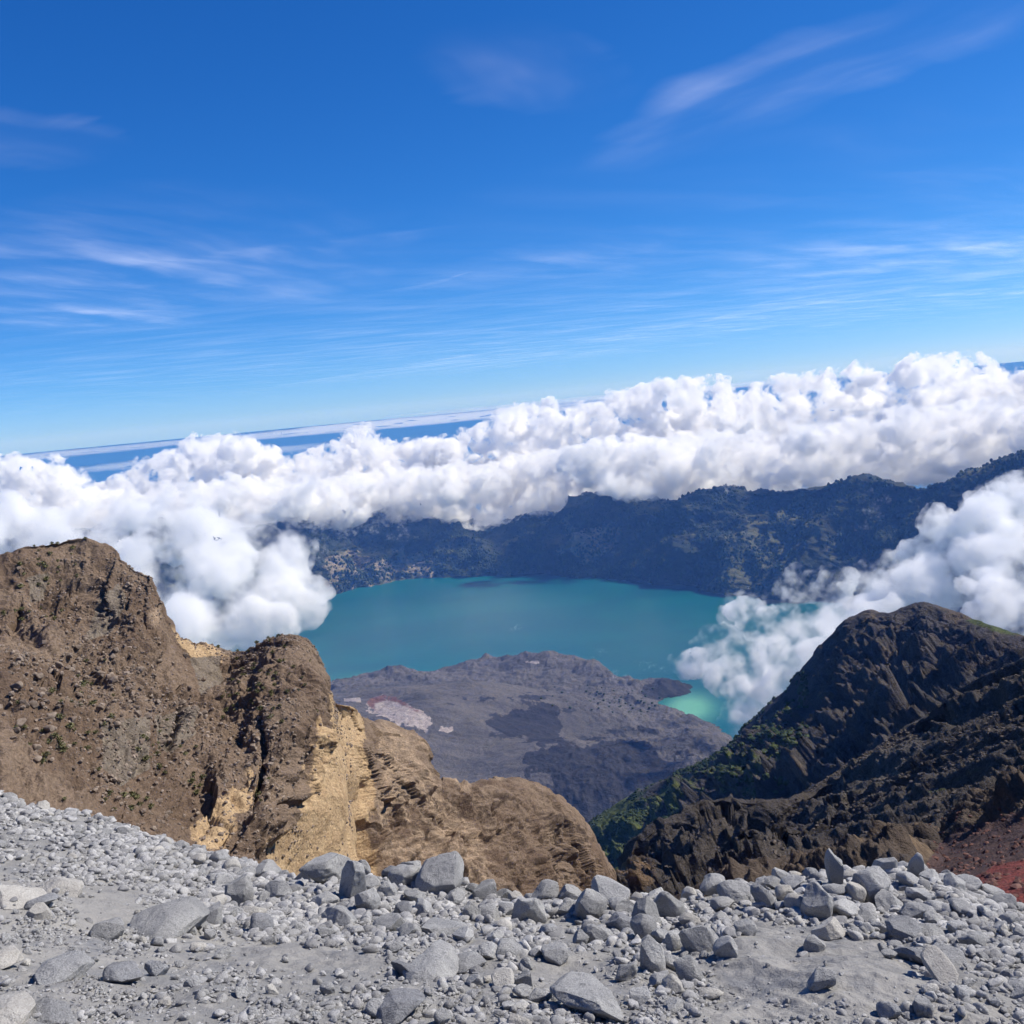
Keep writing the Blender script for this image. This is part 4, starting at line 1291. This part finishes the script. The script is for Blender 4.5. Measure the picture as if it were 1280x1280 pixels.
TOP = [(-200, 590), (0, 568), (60, 563), (110, 594), (150, 590), (200, 560), (240, 541), (300, 538), (340, 560), (380, 562), (420, 540), (450, 523), (490, 545), (530, 545), (580, 533), (620, 515), (660, 488), (710, 514), (760, 482), (800, 476), (850, 464), (885, 461), (920, 482), (960, 468), (1010, 455), (1060, 445), (1100, 468), (1150, 439), (1190, 434), (1240, 448), (1280, 462), (1500, 455)]
BOT = [(-200, 740), (0, 715), (200, 690), (400, 670), (500, 660), (560, 676), (640, 680), (700, 676), (740, 648), (860, 646), (950, 660), (1000, 640), (1150, 630), (1240, 604), (1280, 590), (1500, 570)]
MID = [(-200, 640), (0, 620), (100, 625), (200, 600), (300, 590), (400, 590), (500, 575), (600, 570), (680, 555), (760, 540), (860, 530), (940, 530), (1040, 515), (1140, 505), (1280, 495), (1500, 480)]
GB = 'cumulus clouds behind the far rim'
GFc = 'grey cumulus clouds lying on the far rim'
DEN = 0.028
cloud('cumulus_cloud', band(-190, 150, TOP, BOT, 8500, 10000, 46, 14, 38, 11), 30, DEN, 'white cumulus cloud at the left edge above the brown peak', GB, seed=1)
cloud('cumulus_cloud', band(140, 420, TOP, BOT, 10500, 12500, 60, 10, 30, 12), 30, DEN, 'white cumulus cloud with twin rounded heads left of centre on the horizon', GB, seed=2)
cloud('cumulus_cloud', band(400, 640, TOP, BOT, 10500, 12500, 54, 10, 30, 13), 30, DEN, 'white cumulus cloud in the centre with one round knob on its left', GB, seed=3)
cloud('cumulus_cloud', band(630, 930, TOP, BOT, 10500, 12500, 66, 12, 36, 14), 30, DEN, 'bright cumulus cloud right of centre rising past the horizon', GB, seed=4)
cloud('cumulus_cloud', band(920, 1440, TOP, BOT, 10500, 12500, 90, 14, 42, 15), 32, DEN, 'tallest bright cumulus cloud on the right reaching above the horizon', GB, seed=5)
cloud('cumulus_cloud', band(100, 430, MID, BOT, 8300, 9600, 60, 14, 36, 21), 26, DEN, 'grey white cumulus cloud between the brown peak and the far rim', GFc, seed=6, lo=0.22, hi=0.48, white=0.988)
cloud('cumulus_cloud', band(400, 770, MID, BOT, 9000, 10300, 66, 14, 38, 22), 26, DEN, 'grey cumulus cloud resting on the middle of the far rim above the lake', GFc, seed=7, lo=0.22, hi=0.48, white=0.988)
cloud('cumulus_cloud', band(730, 1420, MID, BOT, 8000, 9500, 110, 14, 40, 23), 26, DEN, 'long grey cumulus cloud resting on the right part of the far rim', GFc, seed=8, lo=0.22, hi=0.48, white=0.988)
# cloud spilling into the crater on the left
LP = [(150, 670, 5600, 50), (230, 665, 5600, 50), (300, 680, 5500, 52), (345, 700, 5400, 42), (250, 730, 5200, 60), (330, 745, 5200, 50), (370, 760, 5200, 30), (300, 780, 5000, 50), (240, 790, 4900, 50), (180, 720, 5200, 60), (120, 720, 5300, 50), (340, 790, 5000, 30), (60, 700, 5600, 60), (0, 680, 5600, 60), (390, 740, 5600, 18), (-80, 680, 5600, 60)]
cloud('cumulus_cloud', LP, 18, 0.022, 'big soft white cloud spilling into the crater behind the brown cliff', sub=(6, 4), seed=9, lo=0.17, hi=0.54, size=900, white=0.992)
RP = [(1290, 620, 4200, 40), (1240, 660, 4000, 45), (1235, 715, 3600, 50), (1255, 735, 3500, 50), (1190, 725, 3700, 40), (1290, 700, 3800, 60), (1200, 700, 3900, 40), (1150, 740, 3700, 42), (1210, 760, 3500, 45), (1280, 770, 3300, 55), (1090, 740, 3900, 34), (1040, 733, 4100, 30), (990, 738, 4300, 26), (945, 748, 4300, 24), (915, 752, 4300, 16), (1060, 780, 3600, 38), (1010, 800, 3500, 34), (960, 815, 3500, 34), (925, 805, 3700, 32), (890, 822, 3700, 28), (862, 832, 3800, 20), (915, 770, 4000, 20), (905, 850, 3500, 26), (930, 835, 3500, 32), (1000, 765, 3800, 28), (1020, 815, 3400, 40), (985, 885, 3200, 34), (1080, 815, 3300, 40), (1130, 790, 3400, 40), (1190, 670, 4000, 34), (1150, 700, 4000, 30), (1100, 715, 4000, 26), (985, 850, 3300, 34), (940, 870, 3300, 30), (920, 905, 3200, 20), (1040, 840, 3200, 40), (1100, 800, 3200, 40), (1350, 700, 3800, 70), (955, 785, 3900, 30), (985, 775, 3800, 30), (940, 770, 3900, 24), (900, 800, 3700, 26), (960, 850, 3400, 34), (935, 905, 3200, 24), (1010, 860, 3250, 36)]
cloud('cumulus_cloud', RP, 12, 0.03, 'big soft white cloud rising behind the dark mountain on the right', sub=(6, 4), seed=10, lo=0.18, hi=0.54, size=560)
# thin scraps
GWp = 'thin cloud scraps'
for puffs, vx, den, lab in (
    ([(640, 787, 5400, 4), (647, 784, 5400, 4), (652, 783, 5400, 3)], 4, 0.02, 'tiny cloud scrap floating over the middle of the lake'),
    ([(748, 815, 4600, 5), (742, 822, 4600, 3), (755, 812, 4600, 4)], 4, 0.02, 'small wisp over the hill at the lake edge'),
    ([(770, 845, 4500, 8), (760, 850, 4500, 6), (783, 848, 4500, 7), (795, 825, 4500, 5), (800, 832, 4500, 7), (815, 835, 4500, 7), (830, 838, 4500, 6)], 5, 0.013, 'thin cloud patch drifting over the shore by the green bay'),
    ([(1080, 620, 6600, 10), (1090, 640, 6500, 12), (1080, 660, 6500, 10), (1100, 625, 6600, 8)], 10, 0.006, 'faint wisp hanging in front of the right part of the rim'),
    ([(430, 660, 7800, 16), (470, 655, 7900, 14), (400, 690, 7600, 18), (500, 668, 7900, 10), (440, 640, 7900, 16), (395, 650, 7600, 20)], 14, 0.006, 'thin ragged cloud veil at the left end of the rim')):
    cloud('cloud_wisp', puffs, vx, den, lab, GWp, sub=(5, 3), billow=1.6, seed=31 + int(puffs[0][0]), lo=0.36, hi=0.54, size=vx * 12)

# flat stratus streaks near the horizon
GS = 'flat stratus streaks near the horizon'
def streak(px0, px1, d, z, thick, depth, den, label, seed):
    r = np.random.default_rng(seed)
    a = at_d(px0, 520, d); b = at_d(px1, 520, d)
    c = (a + b) / 2
    half = np.linalg.norm((b - a)[:2]) / 2
    V, Fc = ICO[5]
    V = V.copy()
    nz_ = fbm(V + seed, 0.35, 5, 0.6)
    V = V * (1 + nz_ * 0.7)[:, None]
    V = V * np.array([half, depth, thick])
    V[:, 2] += np.clip(fbm(V / np.array([half, depth, thick]) * np.array([5, 2, 1]) + seed * 2, 0.4, 4, 0.6), 0, None) * thick * 1.6
    me = make_mesh('stratus_cloud', V, Fc)
    me.materials.append(mat_volume('stratus', den))
    o = bpy.data.objects.new('stratus_cloud', me); C.objects.link(o)
    o.location = (c[0], c[1], z)
    o.rotation_euler = (0, 0, math.atan2(b[1] - a[1], b[0] - a[0]))
    tag(o, label, 'cloud', GS)
streak(-350, 330, 60000, -800, 150, 6000, 0.00013, 'long faint stratus streak along the left horizon', 1)
streak(250, 800, 48000, -700, 200, 4500, 0.0003, 'brighter stratus streak along the horizon behind the central cumulus', 2)
streak(60, 420, 42000, -1250, 130, 3000, 0.0002, 'lower faint stratus streak over the sea on the left', 3)
streak(500, 1100, 70000, -600, 200, 6000, 0.0001, 'pale stratus streak on the horizon behind the bright cumulus', 4)

# high cirrus: thin ice sheets seven kilometres up, seen from below
GC = 'high cirrus streaks'
k = NT('cirrus_ice')
at = k.n('ShaderNodeAttribute', attribute_name='mask')
sep = k.n('ShaderNodeSeparateColor')
k.l(at.outputs['Color'], sep.inputs[0])
co = k.n('ShaderNodeTexCoord').outputs['Object']
wp = k.n('ShaderNodeTexNoise'); wp.inputs['Scale'].default_value = 0.00025; wp.inputs['Detail'].default_value = 1
k.l(co, wp.inputs['Vector'])
va = k.n('ShaderNodeVectorMath', operation='MULTIPLY_ADD')
k.l(wp.outputs['Color'], va.inputs[0]); va.inputs[1].default_value = (2200, 1500, 0); k.l(co, va.inputs[2])
f1 = k.noise(k.stretch(va.outputs[0], (0.00015, 0.0007, 0)), 1.0, 6, 0.50, 0.0)
f2 = k.noise(k.stretch(va.outputs[0], (0.00016, 0.0003, 0)), 1.0, 4, 0.55, 0.0)
al = k.math('MULTIPLY', k.math('MULTIPLY', k.ramp(f1, 0.24, 0.92), k.ramp(f2, 0.28, 0.75)), k.math('MULTIPLY', sep.outputs[0], 0.5))
tr = k.n('ShaderNodeBsdfTransparent')
tl = k.n('ShaderNodeBsdfTranslucent'); tl.inputs[0].default_value = (0.95, 0.95, 0.95, 1)
mx = k.n('ShaderNodeMixShader')
k.l(al, mx.inputs[0]); k.l(tr.outputs[0], mx.inputs[1]); k.l(tl.outputs[0], mx.inputs[2])
k.l(mx.outputs[0], k.out.inputs[0])
m_cir = k.m
def cirrus(path, width_px, alpha, label, seed):
    """path: picture points; the sheet lies level at its own height, far above the camera"""
    H = 3600.0
    pts = np.array([at_z(a, b, H) for a, b in path])
    t = np.linspace(0, len(pts) - 1, 90)
    cx = np.stack([np.interp(t, np.arange(len(pts)), pts[:, i]) for i in range(3)], 1)
    kx = np.ones(21) / 21
    cx = np.stack([np.convolve(np.pad(cx[:, i], 10, mode='reflect', reflect_type='odd'), kx, 'valid') for i in range(3)], 1)
    # metres across for width_px, measured at the middle of the path
    mid_ = path[len(path) // 2]
    w = np.linalg.norm(at_z(mid_[0], mid_[1] - width_px / 2, H) - at_z(mid_[0], mid_[1] + width_px / 2, H)) / 2
    tg = np.gradient(cx, axis=0); tg[:, 2] = 0; tg /= np.linalg.norm(tg, axis=1)[:, None]
    pr = np.stack([-tg[:, 1], tg[:, 0], 0 * tg[:, 0]], 1)
    s = np.linspace(-1, 1, 25)
    u = np.linspace(0, 1, 90)
    edge = fbm(np.stack([u * 6, 0 * u, 0 * u + seed], 1), 1.0, 4) * 0.5
    P = cx[:, None] + pr[:, None] * (s[None, :, None] + edge[:, None, None]) * w * (0.35 + 0.65 * np.sin(np.pi * np.clip(u, .02, .98)) ** 0.6)[:, None, None]
    Pf = P.reshape(-1, 3)
    org = Pf.mean(0)
    rot = math.atan2(*(pts[-1] - pts[0])[[1, 0]])
    q = Pf - org
    c_, s_ = math.cos(-rot), math.sin(-rot)
    q = np.stack([q[:, 0] * c_ - q[:, 1] * s_, q[:, 0] * s_ + q[:, 1] * c_, q[:, 2] + fbm(q, 2500, 3) * 120], 1)
    me = make_mesh('cirrus_cloud', q, grid_faces(90, 25))
    A = (np.sin(np.pi * u) ** 0.8)[:, None] * (1 - s[None] ** 2) ** 1.3 * alpha
    Mk = np.zeros((len(q), 4)); Mk[:, 0] = A.ravel(); Mk[:, 3] = 1
    set_mask(me, 'mask', Mk)
    me.materials.append(m_cir)
    o = bpy.data.objects.new('cirrus_cloud', me); C.objects.link(o)
    o.location = org; o.rotation_euler = (0, 0, rot)
    tag(o, label, 'cloud', GC)
cirrus([(-160, 300), (0, 310), (150, 345), (360, 385)], 110, 0.75, 'broad feathery cirrus sheet low on the left of the sky', 1)
cirrus([(-60, 385), (80, 395), (210, 412)], 34, 0.9, 'short bright cirrus streak under the broad left sheet', 2)
cirrus([(-140, 165), (0, 175), (140, 200)], 80, 0.5, 'faint cirrus patch at the upper left edge of the sky', 3)
cirrus([(590, 30), (630, 75), (680, 110), (760, 135)], 70, 0.6, 'small curled cirrus tuft at the top middle of the sky', 4)
cirrus([(760, 215), (880, 150), (1000, 95), (1180, 30), (1330, -20)], 90, 0.75, 'long diagonal cirrus plume rising to the upper right', 5)
cirrus([(990, 300), (1100, 315), (1200, 328), (1320, 330)], 44, 0.9, 'bright narrow cirrus streak at the right above the cumulus', 6)
cirrus([(900, 385), (1050, 378), (1180, 375), (1380, 365)], 60, 0.6, 'thin level cirrus veil beneath the bright right streak', 7)
cirrus([(380, 470), (560, 440), (740, 430), (960, 410)], 60, 0.4, 'very faint cirrus veil across the lower middle of the sky', 8)
cirrus([(-150, 470), (200, 455), (500, 440), (800, 425), (1150, 405), (1400, 390)], 130, 0.25, 'broad thin cirrus veil across the sky just above the horizon clouds', 10)
cirrus([(560, 330), (650, 330), (760, 350)], 70, 0.35, 'barely visible cirrus smear in the centre of the sky', 9)

# ------------------------------------------------------------------ air
bm = bmesh.new()
bmesh.ops.create_cube(bm, size=1)
for v in bm.verts:
    v.co = Vector((v.co.x * 30000, v.co.y * 30000, 0 if v.co.z > 0 else -3100))
    v.co.z += 60
me = bpy.data.meshes.new('haze'); bm.to_mesh(me); bm.free()
m_haze = mat_volume('haze_air', 3.1e-5, (0.15, 0.37, 1.0))
o = link('haze', me, m_haze); tag(o, 'thin blue air between the viewer and the far crater rim', 'haze', kind='stuff')

# ------------------------------------------------------------------ render settings
cy = S.cycles
cy.use_denoising = True
cy.use_adaptive_sampling = True
cy.adaptive_threshold = 0.03
cy.max_bounces = 24
cy.diffuse_bounces = 3
cy.glossy_bounces = 2
cy.transmission_bounces = 4
cy.volume_bounces = 10
cy.transparent_max_bounces = 24
cy.caustics_reflective = False
cy.caustics_refractive = False
S.view_settings.view_transform = 'Standard'
S.view_settings.look = 'None'
S.view_settings.exposure = 0.5
S.view_settings.gamma = 1
